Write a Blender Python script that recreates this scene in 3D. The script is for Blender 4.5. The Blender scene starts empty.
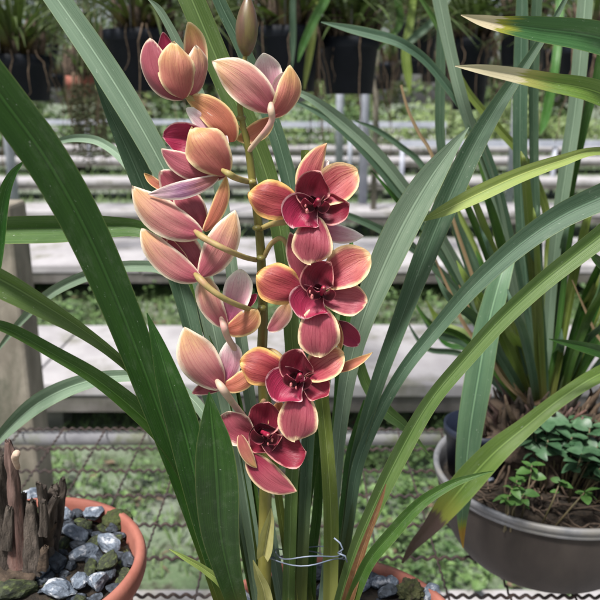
import bpy, math, random
from mathutils import Vector, Matrix, noise as mnoise
R = random.Random(7)
sc = bpy.context.scene
COL = sc.collection
CH = 1.5; PITCH = math.atan(200/720.0); F = 720.0
cp, sp_ = math.cos(PITCH), math.sin(PITCH)
CX = Vector((1,0,0)); CF = Vector((0,cp,-sp_)); CU = Vector((0,sp_,cp)); CAM = Vector((0,0,CH))

def ray(px, py): return CX*((px-300)/F) - CU*((py-300)/F) + CF
def P(px, py, d):                       # point seen at (px,py) standing d metres ahead
    r = ray(px, py); return CAM + r*(d/r.y)
def S(px, py, d):                       # metres per pixel there
    return d/ray(px, py).y/F
def dist(py, H):                        # how far ahead a level H below the eye is seen at row py
    return H/math.tan(PITCH+math.atan((py-300)/F))

# ------------------------------------------------------------------ materials
def nmat(name):
    m = bpy.data.materials.new(name); m.use_nodes = True
    nt = m.node_tree; nt.nodes.clear()
    out = nt.nodes.new('ShaderNodeOutputMaterial')
    b = nt.nodes.new('ShaderNodeBsdfPrincipled')
    nt.links.new(b.outputs[0], out.inputs[0])
    return m, nt, b, out
class G:
    def __init__(s, nt): s.nt = nt
    def n(s, t, **k):
        nd = s.nt.nodes.new(t)
        for a, v in k.items(): setattr(nd, a, v)
        return nd
    def set(s, sock, v):
        if isinstance(v, bpy.types.NodeSocket): s.nt.links.new(v, sock)
        elif isinstance(v, (tuple, list)) and len(v) == 3 and sock.type == 'RGBA': sock.default_value = (*v, 1)
        else: sock.default_value = v
    def math(s, op, a, b=0.0, clamp=False):
        nd = s.n('ShaderNodeMath', operation=op, use_clamp=clamp)
        s.set(nd.inputs[0], a); s.set(nd.inputs[1], b); return nd.outputs[0]
    def mix(s, f, a, b, blend='MIX'):
        nd = s.n('ShaderNodeMix', data_type='RGBA', blend_type=blend)
        s.set(nd.inputs[0], f); s.set(nd.inputs[6], a); s.set(nd.inputs[7], b); return nd.outputs[2]
    def noise(s, vec, scale, detail=3, rough=.55):
        nd = s.n('ShaderNodeTexNoise'); nd.inputs['Scale'].default_value = scale
        nd.inputs['Detail'].default_value = detail; nd.inputs['Roughness'].default_value = rough
        if vec is not None: s.nt.links.new(vec, nd.inputs['Vector'])
        return nd.outputs['Fac']
    def ramp(s, f, lo, hi):
        nd = s.n('ShaderNodeMapRange', interpolation_type='SMOOTHSTEP'); s.set(nd.inputs[0], f)
        nd.inputs[1].default_value = lo; nd.inputs[2].default_value = hi; return nd.outputs[0]
    def xyz(s, x, y, z=0.0):
        nd = s.n('ShaderNodeCombineXYZ')
        s.set(nd.inputs[0], x); s.set(nd.inputs[1], y); s.set(nd.inputs[2], z); return nd.outputs[0]
    def uv(s, name=None):
        nd = s.n('ShaderNodeUVMap')
        if name: nd.uv_map = name
        q = s.n('ShaderNodeSeparateXYZ'); s.nt.links.new(nd.outputs[0], q.inputs[0]); return q.outputs[0], q.outputs[1]
    def pos(s): return s.n('ShaderNodeNewGeometry').outputs['Position']
    def obj(s): return s.n('ShaderNodeTexCoord').outputs['Object']
    def rnd(s): return s.n('ShaderNodeObjectInfo').outputs['Random']
    def bump(s, b, h, strength=.3, dst=.001):
        nd = s.n('ShaderNodeBump'); nd.inputs['Strength'].default_value = strength; nd.inputs['Distance'].default_value = dst
        s.set(nd.inputs['Height'], h); s.nt.links.new(nd.outputs[0], b.inputs['Normal'])

def trans(nt, b, out, col, fac):
    t = nt.nodes.new('ShaderNodeBsdfTranslucent'); mx = nt.nodes.new('ShaderNodeMixShader')
    mx.inputs[0].default_value = fac
    if isinstance(col, tuple): t.inputs[0].default_value = (*col, 1)
    else: nt.links.new(col, t.inputs[0])
    nt.links.new(b.outputs[0], mx.inputs[1]); nt.links.new(t.outputs[0], mx.inputs[2]); nt.links.new(mx.outputs[0], out.inputs[0])

def leaf_mat(name, c1, c2, back=None, rough=.31, tip=None, tipl=.1, halo=(.35,.30,.03), base=None, spots=.5, streak=.5):
    m, nt, b, out = nmat(name); g = G(nt)
    u, v = g.uv(); rn = g.rnd()
    rn8 = g.math('MULTIPLY', rn, 37.0)
    vein = g.noise(g.xyz(g.math('MULTIPLY', u, 34.0), g.math('MULTIPLY', v, .8), rn8), 1.0, 2)
    fine = g.noise(g.xyz(g.math('MULTIPLY', u, 120.0), g.math('MULTIPLY', v, 2.0), rn8), 1.0, 2)
    patch = g.noise(g.xyz(g.math('MULTIPLY', u, 2.0), g.math('MULTIPLY', v, 9.0), rn8), 1.0, 4)
    f = g.math('ADD', g.math('MULTIPLY', g.ramp(vein, .35, .65), streak), g.math('MULTIPLY', g.ramp(patch, .3, .7), 1-streak))
    col = g.mix(f, c1, c2)
    ux = g.math('ABSOLUTE', g.math('SUBTRACT', u, .5))
    rib = g.math('SUBTRACT', 1.0, g.ramp(ux, .012, .035))
    light = tuple(min(1, x*1.55+.012) for x in c2)
    col = g.mix(g.math('MULTIPLY', rib, .7), col, light)
    dk = g.math('MULTIPLY', g.ramp(ux, .03, .05), g.math('SUBTRACT', 1.0, g.ramp(ux, .05, .09)))
    col = g.mix(g.math('MULTIPLY', dk, .4), col, tuple(x*.5 for x in c1))
    edge = g.ramp(ux, .47, .492)
    col = g.mix(g.math('MULTIPLY', edge, .38), col, (.25,.28,.10))
    # old scars and specks of lime
    sp = g.noise(g.xyz(g.math('MULTIPLY', u, 14.0), g.math('MULTIPLY', v, 110.0), rn8), 1.0, 2, .7)
    col = g.mix(g.math('MULTIPLY', g.ramp(sp, .68, .76), spots), col, (.42,.46,.38))
    sp2 = g.noise(g.xyz(g.math('MULTIPLY', u, 7.0), g.math('MULTIPLY', v, 30.0), g.math('ADD', rn8, 5.0)), 1.0, 4, .7)
    col = g.mix(g.math('MULTIPLY', g.ramp(sp2, .68, .78), .45*spots), col, (.12,.10,.04))
    film = g.noise(g.xyz(g.math('MULTIPLY', u, 3.0), g.math('MULTIPLY', v, 22.0), g.math('ADD', rn8, 9.0)), 1.0, 6, .75)
    col = g.mix(g.math('MULTIPLY', g.ramp(film, .48, .80), .20), col, (.30,.33,.26))
    scr = g.noise(g.xyz(g.math('MULTIPLY', u, 26.0), g.math('MULTIPLY', v, 7.0), g.math('ADD', rn8, 3.0)), 1.0, 5, .8)
    col = g.mix(g.math('MULTIPLY', g.ramp(scr, .64, .70), .35), col, tuple(x*.45 for x in c1))
    hsv = g.n('ShaderNodeHueSaturation'); g.set(hsv.inputs['Color'], col)
    g.set(hsv.inputs['Value'], g.math('ADD', .8, g.math('MULTIPLY', rn, .4)))
    g.set(hsv.inputs['Hue'], g.math('ADD', .488, g.math('MULTIPLY', rn, .024))); col = hsv.outputs[0]
    if base is not None:
        col = g.mix(g.math('SUBTRACT', 1.0, g.ramp(v, .03, .25)), col, base)
    if tip is not None:
        vv = g.math('ADD', v, g.math('MULTIPLY', g.math('SUBTRACT', g.noise(g.xyz(g.math('MULTIPLY', u, 9.0), g.math('MULTIPLY', v, 6.0), rn8), 1.0, 3), .5), .035))
        col = g.mix(g.ramp(vv, 1-tipl*1.5, 1-tipl), col, halo)
        col = g.mix(g.ramp(vv, 1-tipl, 1-tipl*.88), col, tip)
    if back is not None:
        bf = g.n('ShaderNodeNewGeometry').outputs['Backfacing']
        col = g.mix(bf, col, g.mix(g.math('MULTIPLY', vein, .5), back, c2))
    g.set(b.inputs['Base Color'], col)
    g.set(b.inputs['Roughness'], g.math('ADD', rough, g.math('MULTIPLY', patch, .22)))
    b.inputs['Specular IOR Level'].default_value = .36
    g.bump(b, g.math('ADD', g.math('MULTIPLY', vein, 1.0), g.math('MULTIPLY', fine, .5)), .45, .0006)
    trans(nt, b, out, g.mix(.5, col, (.12,.25,.02)), .12)
    return m

def petal_mat(name, base, body, margin, mw=.13, stripe=(.25,.01,.02), ss=.5, blush=None, reach=.45, tr=.24, rough=.46):
    m, nt, b, out = nmat(name); g = G(nt)
    u, v = g.uv('UVMap'); mg, _ = g.uv('margin'); rn = g.math('MULTIPLY', g.rnd(), 41.0)
    wob = g.noise(g.xyz(g.math('MULTIPLY', u, 5.0), g.math('MULTIPLY', v, 5.0), rn), 1.0, 4)
    wv = g.math('MULTIPLY', g.math('SUBTRACT', wob, .5), .35)
    col = g.mix(g.ramp(g.math('ADD', v, wv), .05, reach+.25), base, body)
    if blush is not None:
        col = g.mix(g.ramp(g.math('ADD', v, wv), reach+.1, 1.05), col, blush)
    wu = g.math('ADD', u, g.math('MULTIPLY', g.math('SUBTRACT', wob, .5), .05))
    ra = g.math('ABSOLUTE', g.math('SUBTRACT', g.noise(g.xyz(g.math('MULTIPLY', wu, 15.0), g.math('MULTIPLY', v, .9), rn), 1.0, 1), .5))
    rb = g.math('ABSOLUTE', g.math('SUBTRACT', g.noise(g.xyz(g.math('MULTIPLY', wu, 34.0), g.math('MULTIPLY', v, 2.0), rn), 1.0, 1), .5))
    sn = g.ramp(g.math('SINE', g.math('ADD', g.math('MULTIPLY', wu, 66.0), g.math('MULTIPLY', wob, 2.0))), .2, 1.0)
    st = g.math('MAXIMUM', g.math('SUBTRACT', 1.0, g.ramp(ra, .0, .05)), g.math('MULTIPLY', g.math('SUBTRACT', 1.0, g.ramp(rb, .0, .06)), .55))
    st = g.math('ADD', g.math('MULTIPLY', st, .55), g.math('MULTIPLY', sn, .55))
    stn = g.noise(g.xyz(g.math('MULTIPLY', u, 30.0), g.math('MULTIPLY', v, 2.5), rn), 1.0, 3)
    stf = g.math('MULTIPLY', g.math('MULTIPLY', st, g.ramp(stn, .3, .6)), g.math('MULTIPLY', ss, g.ramp(mg, .12, .45)))
    col = g.mix(stf, col, stripe)
    mgw = g.math('ADD', mg, g.math('MULTIPLY', g.math('SUBTRACT', wob, .5), .26))
    mgs = g.math('SUBTRACT', mgw, g.math('MULTIPLY', st, .05))
    col = g.mix(g.math('SUBTRACT', 1.0, g.ramp(mgs, mw*.05, mw*1.9)), col, margin)
    fr = g.noise(g.xyz(g.math('MULTIPLY', u, 16.0), g.math('MULTIPLY', v, 20.0), rn), 1.0, 5, .75)
    col = g.mix(g.math('MULTIPLY', g.ramp(fr, .52, .72), .38), col, tuple(x*.45 for x in body))
    g.set(b.inputs['Base Color'], col)
    b.inputs['Roughness'].default_value = rough
    b.inputs['Specular IOR Level'].default_value = .4
    b.inputs['Sheen Weight'].default_value = .08
    fine = g.noise(g.xyz(g.math('MULTIPLY', u, 45.0), g.math('MULTIPLY', v, 6.0), rn), 1.0, 3)
    g.bump(b, g.math('ADD', fine, g.math('MULTIPLY', st, .3)), .5, .0006)
    trans(nt, b, out, col, tr)
    return m

def plain(name, c1, c2, scale=20, rough=.7, bump=.3, bd=.002, detail=5, metal=0, c3=None, t3=(.6,.75), s3=None, stretch=(1,1,1), world=False, spec=.5):
    m, nt, b, out = nmat(name); g = G(nt)
    vec = g.pos() if world else g.obj()
    mp = g.n('ShaderNodeMapping'); mp.inputs['Scale'].default_value = stretch
    nt.links.new(vec, mp.inputs[0]); vec = mp.outputs[0]
    if not world:
        ad = g.n('ShaderNodeVectorMath', operation='ADD'); nt.links.new(vec, ad.inputs[0])
        g.set(ad.inputs[1], g.xyz(g.math('MULTIPLY', g.rnd(), 9.0), 0.0)); vec = ad.outputs[0]
    n1 = g.noise(vec, scale, detail, .6)
    col = g.mix(g.ramp(n1, .3, .7), c1, c2)
    if c3 is not None: col = g.mix(g.ramp(g.noise(vec, s3 or scale*.35, 5, .65), *t3), col, c3)
    g.set(b.inputs['Base Color'], col); b.inputs['Roughness'].default_value = rough; b.inputs['Metallic'].default_value = metal
    b.inputs['Specular IOR Level'].default_value = spec
    g.bump(b, g.noise(vec, scale*3, 5, .65), bump, bd)
    return m

M = {}
M['dark'] = leaf_mat('leaf_dark', (.013,.056,.006), (.032,.100,.013), back=(.09,.16,.07), base=(.085,.095,.018))
M['mid'] = leaf_mat('leaf_mid', (.026,.085,.012), (.062,.140,.028), back=(.10,.18,.08), base=(.085,.095,.018))
M['grey'] = leaf_mat('leaf_glaucous_sheen', (.115,.175,.115), (.185,.250,.175), back=(.05,.12,.03), rough=.45)  # glaucous underside colour with sky sheen mixed into it
M['teal'] = leaf_mat('leaf_bluegreen', (.036,.080,.046), (.080,.135,.085), base=(.07,.09,.02), back=(.05,.12,.03), rough=.42)
M['olive'] = leaf_mat('leaf_olive', (.090,.130,.022), (.145,.185,.040), back=(.1,.18,.06), base=(.20,.21,.06))
M['pale'] = leaf_mat('leaf_light', (.065,.130,.030), (.120,.195,.060), back=(.1,.18,.06))
M['yellow'] = leaf_mat('leaf_yellowgreen', (.16,.22,.045), (.27,.31,.09), back=(.1,.18,.06))
M['creamtip'] = leaf_mat('leaf_cream_tip', (.030,.085,.024), (.060,.140,.045), tip=(.58,.49,.32), tipl=.040, halo=(.30,.30,.03))
M['creamtip2'] = leaf_mat('leaf_cream_tip_light', (.09,.165,.025), (.16,.24,.045), tip=(.52,.46,.30), tipl=.078, halo=(.30,.30,.08))
M['yeltip'] = leaf_mat('leaf_yellow_tip', (.060,.120,.065), (.105,.175,.095), tip=(.35,.20,.03), tipl=.035, halo=(.22,.26,.03))
M['browntip'] = leaf_mat('leaf_brown_tip', (.075,.14,.022), (.13,.21,.045), tip=(.075,.045,.040), tipl=.095, halo=(.17,.19,.03))
M['far'] = leaf_mat('leaf_hanging', (.025,.050,.014), (.085,.11,.03), spots=.2, base=(.13,.09,.04))
M['dryred'] = leaf_mat('sheath_red', (.075,.028,.016), (.16,.070,.035), spots=.2, base=(.08,.06,.02))
M['dry'] = leaf_mat('leaf_dry', (.20,.13,.07), (.36,.26,.15), spots=.2)

M['p_orange'] = petal_mat('petal_orange', (.26,.018,.042), (.36,.065,.060), (.80,.46,.15), .15, (.18,.010,.020), .85, blush=(.46,.14,.06), reach=.6)
M['p_coral'] = petal_mat('petal_coral', (.36,.030,.07), (.48,.14,.12), (.86,.60,.32), .13, (.26,.014,.032), .95, blush=(.60,.25,.12), reach=.6)
M['p_rose'] = petal_mat('petal_rose', (.27,.020,.055), (.36,.075,.10), (.84,.60,.38), .11, (.21,.015,.04), .75, reach=.3)
M['p_crimson'] = petal_mat('petal_crimson', (.050,.002,.010), (.23,.012,.034), (.70,.30,.28), .06, (.12,.003,.018), .5, reach=.45)
M['p_magenta'] = petal_mat('petal_magenta', (.10,.003,.018), (.32,.017,.062), (.78,.42,.44), .05, (.18,.004,.035), .45, reach=.4)
M['p_back'] = petal_mat('petal_back', (.40,.09,.13), (.54,.25,.21), (.88,.72,.56), .13, (.36,.06,.08), .5, blush=(.62,.38,.17), reach=.40)
M['p_tan'] = petal_mat('petal_tan_back', (.36,.085,.085), (.50,.19,.13), (.80,.62,.36), .12, (.30,.04,.05), .45, blush=(.60,.38,.13), reach=.42)
M['p_throat'] = petal_mat('petal_throat', (.06,.001,.008), (.17,.006,.025), (.50,.10,.14), .10, (.05,.001,.006), .6, reach=.5)
M['p_dark'] = petal_mat('petal_dark', (.035,.001,.006), (.075,.002,.012), (.12,.004,.02), .10, (.03,.001,.004), .6, reach=.5)
M['p_pale'] = petal_mat('petal_pale', (.42,.08,.18), (.70,.42,.46), (.92,.84,.76), .14, (.48,.14,.24), .45, blush=(.86,.76,.74), reach=.5)
M['p_lilac'] = petal_mat('petal_lilac', (.34,.11,.08), (.25,.10,.20), (.80,.66,.60), .16, (.16,.05,.13), .6, blush=(.62,.44,.46), reach=.4)
M['p_dusk'] = petal_mat('petal_dusky', (.18,.018,.035), (.34,.075,.10), (.84,.64,.50), .10, (.22,.02,.05), .45, reach=.4)
M['p_ochre'] = petal_mat('petal_ochre', (.38,.10,.06), (.48,.17,.10), (.82,.58,.28), .14, (.32,.06,.055), .45, blush=(.58,.32,.10), reach=.5)
M['column'] = plain('column_flesh', (.16,.004,.025), (.30,.02,.05), 300, .35, .2, .0004)
M['anther'] = plain('anther_pale', (.50,.17,.15), (.40,.10,.12), 300, .4, .1, .0004)
M['anther2'] = plain('anther_cap', (.30,.05,.07), (.45,.16,.14), 300, .4, .1, .0004)
M['stem'] = plain('spike_olive', (.120,.115,.022), (.20,.18,.045), 90, .4, .2, .0006, c3=(.17,.085,.04), t3=(.5,.7), stretch=(1,1,.3))
M['pedicel'] = plain('pedicel_green', (.24,.20,.06), (.34,.25,.10), 120, .58, .2, .0005, c3=(.40,.20,.13), t3=(.45,.7))
M['pedicelp'] = plain('pedicel_pale', (.44,.33,.22), (.52,.36,.29), 120, .58, .2, .0005, c3=(.52,.28,.25), t3=(.45,.7))
M['bud'] = plain('bud_skin', (.13,.105,.030), (.075,.045,.024), 40, .38, .2, .0005, c3=(.13,.045,.04), t3=(.45,.7), stretch=(4,4,.6))
M['sheath'] = plain('bract_straw', (.42,.38,.17), (.30,.28,.10), 60, .6, .4, .0006, stretch=(3,3,.4), c3=(.40,.28,.16), t3=(.55,.75))
M['sheathb'] = plain('bract_red', (.22,.07,.035), (.12,.10,.03), 60, .6, .4, .0006, stretch=(3,3,.4))
M['bulb'] = plain('pseudobulb_green', (.12,.15,.03), (.2,.21,.06), 40, .5, .3, .001, stretch=(3,3,.4))
M['terra'] = plain('terracotta', (.26,.080,.055), (.34,.125,.090), 22, .8, .5, .0014, c3=(.15,.075,.055), t3=(.5,.75), s3=12)
M['moss'] = plain('moss', (.04,.06,.015), (.10,.12,.035), 300, .95, 1, .003, c3=(.05,.035,.02), t3=(.5,.7))
M['moss2'] = plain('moss_tuft', (.045,.055,.018), (.15,.16,.06), 260, .95, 1, .004, c3=(.06,.045,.03), t3=(.5,.65), s3=120)
M['stone_d'] = plain('stone_dark', (.012,.016,.022), (.055,.068,.088), 2.0, .5, .9, .0016, c3=(.17,.20,.25), t3=(.54,.72), s3=1.7)
M['stone_l'] = plain('stone_pale', (.07,.09,.12), (.20,.24,.30), 2.2, .6, .9, .0016, c3=(.55,.57,.61), t3=(.50,.66), s3=1.3)
M['stone_g'] = plain('stone_mossy', (.012,.016,.010), (.040,.050,.018), 3, .8, .6, .0015, c3=(.10,.13,.04), t3=(.5,.65), s3=1.8)
M['soil'] = plain('soil', (.012,.009,.006), (.05,.035,.022), 120, .95, 1, .004)
M['bark'] = plain('dead_bulb', (.038,.028,.021), (.125,.100,.082), 60, .95, 1, .004, stretch=(2,2,.3), c3=(.028,.022,.015), t3=(.5,.7))
M['barkr'] = plain('dead_bulb_red', (.085,.048,.040), (.20,.13,.11), 60, .85, 1, .002, stretch=(2,2,.25), c3=(.12,.05,.035), t3=(.5,.7))
M['cut'] = plain('cut_end', (.55,.42,.33), (.45,.30,.22), 200, .8, .4, .0005)
M['bowl'] = plain('bowl_plastic', (.034,.028,.025), (.062,.051,.045), 14, .6, .35, .0008, spec=.2, c3=(.060,.050,.042), t3=(.50,.72), s3=11, stretch=(1,1,.35))
M['bowlrim'] = plain('bowl_rim', (.11,.115,.125), (.20,.20,.21), 40, .5, .2, .0006, c3=(.2,.19,.17), t3=(.5,.75))
M['navy'] = plain('navy_pot', (.007,.010,.022), (.012,.017,.034), 20, .45, .1, .0005)
M['black'] = plain('black_pot', (.004,.006,.011), (.008,.011,.018), 14, .6, .15, .0008, c3=(.03,.03,.03), t3=(.6,.85), spec=.25)
M['rootd'] = plain('root_dark', (.035,.024,.016), (.10,.07,.048), 90, .95, .8, .002)
M['root'] = plain('root_brown', (.085,.055,.035), (.19,.135,.09), 90, .9, .6, .001)
M['rust'] = plain('rusty_wire', (.018,.012,.011), (.058,.034,.028), 120, .75, .5, .0006, c3=(.03,.022,.022), t3=(.45,.65), world=True)
M['pipe'] = plain('galvanised_pipe', (.10,.10,.11), (.18,.18,.19), 14, .6, .2, .0006, c3=(.08,.09,.05), t3=(.45,.62), s3=7, world=True)
M['post'] = plain('old_concrete_post', (.13,.115,.088), (.25,.225,.18), 14, .9, .8, .004, c3=(.07,.075,.05), t3=(.45,.65), s3=8, stretch=(1,1,.45), world=True)
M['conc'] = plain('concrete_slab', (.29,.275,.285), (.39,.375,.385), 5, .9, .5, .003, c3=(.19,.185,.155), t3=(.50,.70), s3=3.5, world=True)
M['concshade'] = plain('slab_edge_shade', (.075,.068,.062), (.16,.148,.14), 8, .9, .6, .004, c3=(.08,.08,.06), t3=(.45,.7), world=True)  # dark tone for the shade painted under the slab fronts
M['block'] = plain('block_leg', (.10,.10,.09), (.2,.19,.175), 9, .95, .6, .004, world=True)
M['steel'] = plain('steel_post', (.30,.32,.38), (.42,.44,.50), 6, .5, .2, .001, world=True)
M['wire'] = plain('tie_wire', (.10,.13,.18), (.2,.23,.30), 60, .4, .1, .0003)
M['hang'] = plain('hanger_wire', (.10,.10,.10), (.2,.2,.2), 60, .5, .1, .0003, metal=.6)
M['fern'] = plain('weed_leaf', (.040,.105,.022), (.09,.19,.045), 60, .5, .3, .0006)
M['fern2'] = plain('weed_leaf_grey', (.030,.080,.035), (.075,.150,.075), 60, .45, .3, .0006)
M['cover'] = plain('ground_leaves', (.030,.070,.018), (.12,.20,.06), 9, .6, .2, .001, world=True)
M['grassb'] = plain('grass_blades', (.07,.125,.035), (.17,.25,.09), 1.6, .65, .1, .001, world=True)
M['tree'] = plain('tree_leaves', (.035,.07,.02), (.085,.14,.04), .8, .6, .1, .002, world=True)
M['tree2'] = plain('tree_leaves_light', (.09,.14,.04), (.16,.22,.07), .8, .6, .1, .002, world=True)
M['trunk'] = plain('tree_bark', (.09,.07,.05), (.16,.13,.10), 6, .9, .8, .01, stretch=(1,1,.3), world=True)
M['epi'] = plain('hanging_moss', (.055,.06,.03), (.12,.12,.06), 40, .85, .5, .002, world=True)
def ground_mat():
    m, nt, b, out = nmat('ground'); g = G(nt); p = g.pos()
    a = g.noise(p, 1.1, 6, .6); c = g.noise(p, 7, 5, .7); e = g.noise(p, 40, 4, .7)
    col = g.mix(g.ramp(a, .42, .60), (.10,.15,.075), (.21,.24,.19))
    col = g.mix(g.ramp(c, .48, .60), col, (.045,.045,.028))
    col = g.mix(g.math('MULTIPLY', g.ramp(e, .5, .75), .6), col, (.24,.25,.19))
    g.set(b.inputs['Base Color'], col); b.inputs['Roughness'].default_value = .95
    g.bump(b, e, .8, .02); return m
M['ground'] = ground_mat()

# ------------------------------------------------------------------ mesh helpers
def link(name, verts, faces, mat, parent=None, uvs=None, uv2=None, smooth=True, origin=None, mats=None, fmat=None):
    org = origin if origin is not None else (parent['_o'] if parent is not None and '_o' in parent else None)
    org = Vector(org) if org is not None else Vector((0,0,0))
    me = bpy.data.meshes.new(name)
    me.from_pydata([tuple(Vector(v)-org) for v in verts], [], faces)
    if mats:
        for k in mats: me.materials.append(M[k])
        for pl, fi in zip(me.polygons, fmat): pl.material_index = fi
    else: me.materials.append(M[mat])
    if smooth: me.polygons.foreach_set('use_smooth', [True]*len(me.polygons))
    idx = [0]*len(me.loops); me.loops.foreach_get('vertex_index', idx)
    for nm, arr in (('UVMap', uvs), ('margin', uv2)):
        if arr:
            l = me.uv_layers.new(name=nm); fl = []
            for i in idx: fl.extend(arr[i])
            l.data.foreach_set('uv', fl)
    o = bpy.data.objects.new(name, me); COL.objects.link(o)
    if parent is not None: o.parent = parent
    o['_o'] = tuple(org)
    if parent is None or '_o' not in parent: o.location = org
    return o
def thing(name, label, cat, loc, group=None):
    o = bpy.data.objects.new(name, None); COL.objects.link(o); o.location = loc
    o.empty_display_size = .05; o['_o'] = tuple(loc); return tag(o, label, cat, group)
def tag(o, label=None, cat=None, group=None, kind=None):
    if label: o['label'] = label
    if cat: o['category'] = cat
    if group: o['group'] = group
    if kind: o['kind'] = kind
    return o
class MB:
    def __init__(s): s.v = []; s.f = []; s.m = []
    def add(s, v, f, mi=0):
        n = len(s.v); s.v += [tuple(x) for x in v]; s.f += [tuple(i+n for i in q) for q in f]; s.m += [mi]*len(f)
    def box(s, a, b, mi=0):
        x0,y0,z0 = a; x1,y1,z1 = b
        s.add([(x0,y0,z0),(x1,y0,z0),(x1,y1,z0),(x0,y1,z0),(x0,y0,z1),(x1,y0,z1),(x1,y1,z1),(x0,y1,z1)],
              [(0,3,2,1),(4,5,6,7),(0,1,5,4),(1,2,6,5),(2,3,7,6),(3,0,4,7)], mi)
    def tube(s, pts, rad, n=8, mi=0, cap=True):
        pts = [Vector(p) for p in pts]; k = len(pts)
        if not isinstance(rad, (list, tuple)): rad = [rad]*k
        ref = None; vs = []
        for i, p in enumerate(pts):
            t = (pts[min(i+1,k-1)]-pts[max(i-1,0)]).normalized()
            if ref is None: ref = t.orthogonal().normalized()
            ref = (ref - t*ref.dot(t)); ref = ref.normalized() if ref.length > 1e-6 else t.orthogonal().normalized()
            bb = t.cross(ref)
            for j in range(n):
                a = 2*math.pi*j/n; vs.append(p + (ref*math.cos(a)+bb*math.sin(a))*rad[i])
        fs = [(i*n+j, i*n+(j+1)%n, (i+1)*n+(j+1)%n, (i+1)*n+j) for i in range(k-1) for j in range(n)]
        if cap: fs += [tuple(reversed(range(n))), tuple((k-1)*n+j for j in range(n))]
        s.add(vs, fs, mi)
    def lathe(s, c, prof, n=48, mi=0, wob=0):
        c = Vector(c); vs = []
        for r, z in prof:
            for j in range(n):
                a = 2*math.pi*j/n; rr = r*(1+wob*math.sin(3*a+1))
                vs.append(c+Vector((math.cos(a)*rr, math.sin(a)*rr, z)))
        k = len(prof)
        s.add(vs, [(i*n+j, i*n+(j+1)%n, (i+1)*n+(j+1)%n, (i+1)*n+j) for i in range(k-1) for j in range(n)], mi)
    def build(s, name, mat, parent=None, smooth=True, origin=None, mats=None):
        return link(name, s.v, s.f, mat, parent, smooth=smooth, origin=origin, mats=mats, fmat=s.m)

def cr(pts, n):
    """Catmull-Rom through tuples"""
    k = len(pts); out = []
    for i in range(n):
        x = i/(n-1)*(k-1); a = min(int(x), k-2); t = x-a
        p0, p1, p2, p3 = pts[max(a-1,0)], pts[a], pts[a+1], pts[min(a+2,k-1)]
        out.append(tuple(.5*((2*q1)+(-q0+q2)*t+(2*q0-5*q1+4*q2-q3)*t*t+(-q0+3*q1-3*q2+q3)*t**3) for q0,q1,q2,q3 in zip(p0,p1,p2,p3)))
    return out

def leaf(root, pts, mat, tilt=0, fold=.22, name='leaf', n=44, label=None, wave=.0, flip=False, tw=0):
    """pts from TIP to BASE: (px, py, d, width in px [, tilt degrees])"""
    q = cr([(a[0], a[1], a[2], a[3], a[4] if len(a) > 4 else tilt) for a in pts], n)
    C = [P(a[0], a[1], max(a[2], .1)) for a in q]; vs = []; uv = []; K = 9
    ph = R.uniform(0, 6)
    L = [0]
    for i in range(1, n): L.append(L[-1]+(C[i]-C[i-1]).length)
    for i in range(n):
        t = (C[min(i+1,n-1)]-C[max(i-1,0)]).normalized()
        view = (CAM-C[i]).normalized()
        side = t.cross(view)
        side = side.normalized() if side.length > 1e-4 else CX
        nr = side.cross(t).normalized()
        if nr.dot(view) < 0: nr = -nr
        T = math.radians(q[i][4] + wave*math.sin(L[i]*18+ph) + tw*math.sin(L[i]*9+ph))
        sd = side*math.cos(T)+nr*math.sin(T); nn = nr*math.cos(T)-side*math.sin(T)
        hw = max(q[i][3], .6)*S(q[i][0], q[i][1], max(q[i][2],.1))*.5/max(.35, math.cos(T))
        for j in range(K):
            s_ = -1+2*j/(K-1)
            off = fold*1.7*hw*(abs(s_)-.5) + .03*hw*math.sin(s_*9)
            vs.append(C[i]+sd*hw*s_+nn*off)
            uv.append((j/(K-1), 1-L[i]/L[-1]))
    # winding so that the normal looks at the viewer
    fs = []
    for i in range(n-1):
        for j in range(K-1):
            a = i*K+j; fs.append((a, a+1, a+K+1, a+K))
    m = fs[len(fs)//2]; v0, v1, v2 = (Vector(vs[m[k]]) for k in (0,1,2))
    nn = (v1-v0).cross(v2-v0)
    if (nn.dot(CAM-v0) < 0) != flip: fs = [tuple(reversed(f)) for f in fs]
    o = link(name, vs, fs, mat, root, uvs=uv)
    if label: o['label'] = label
    return o

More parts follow.
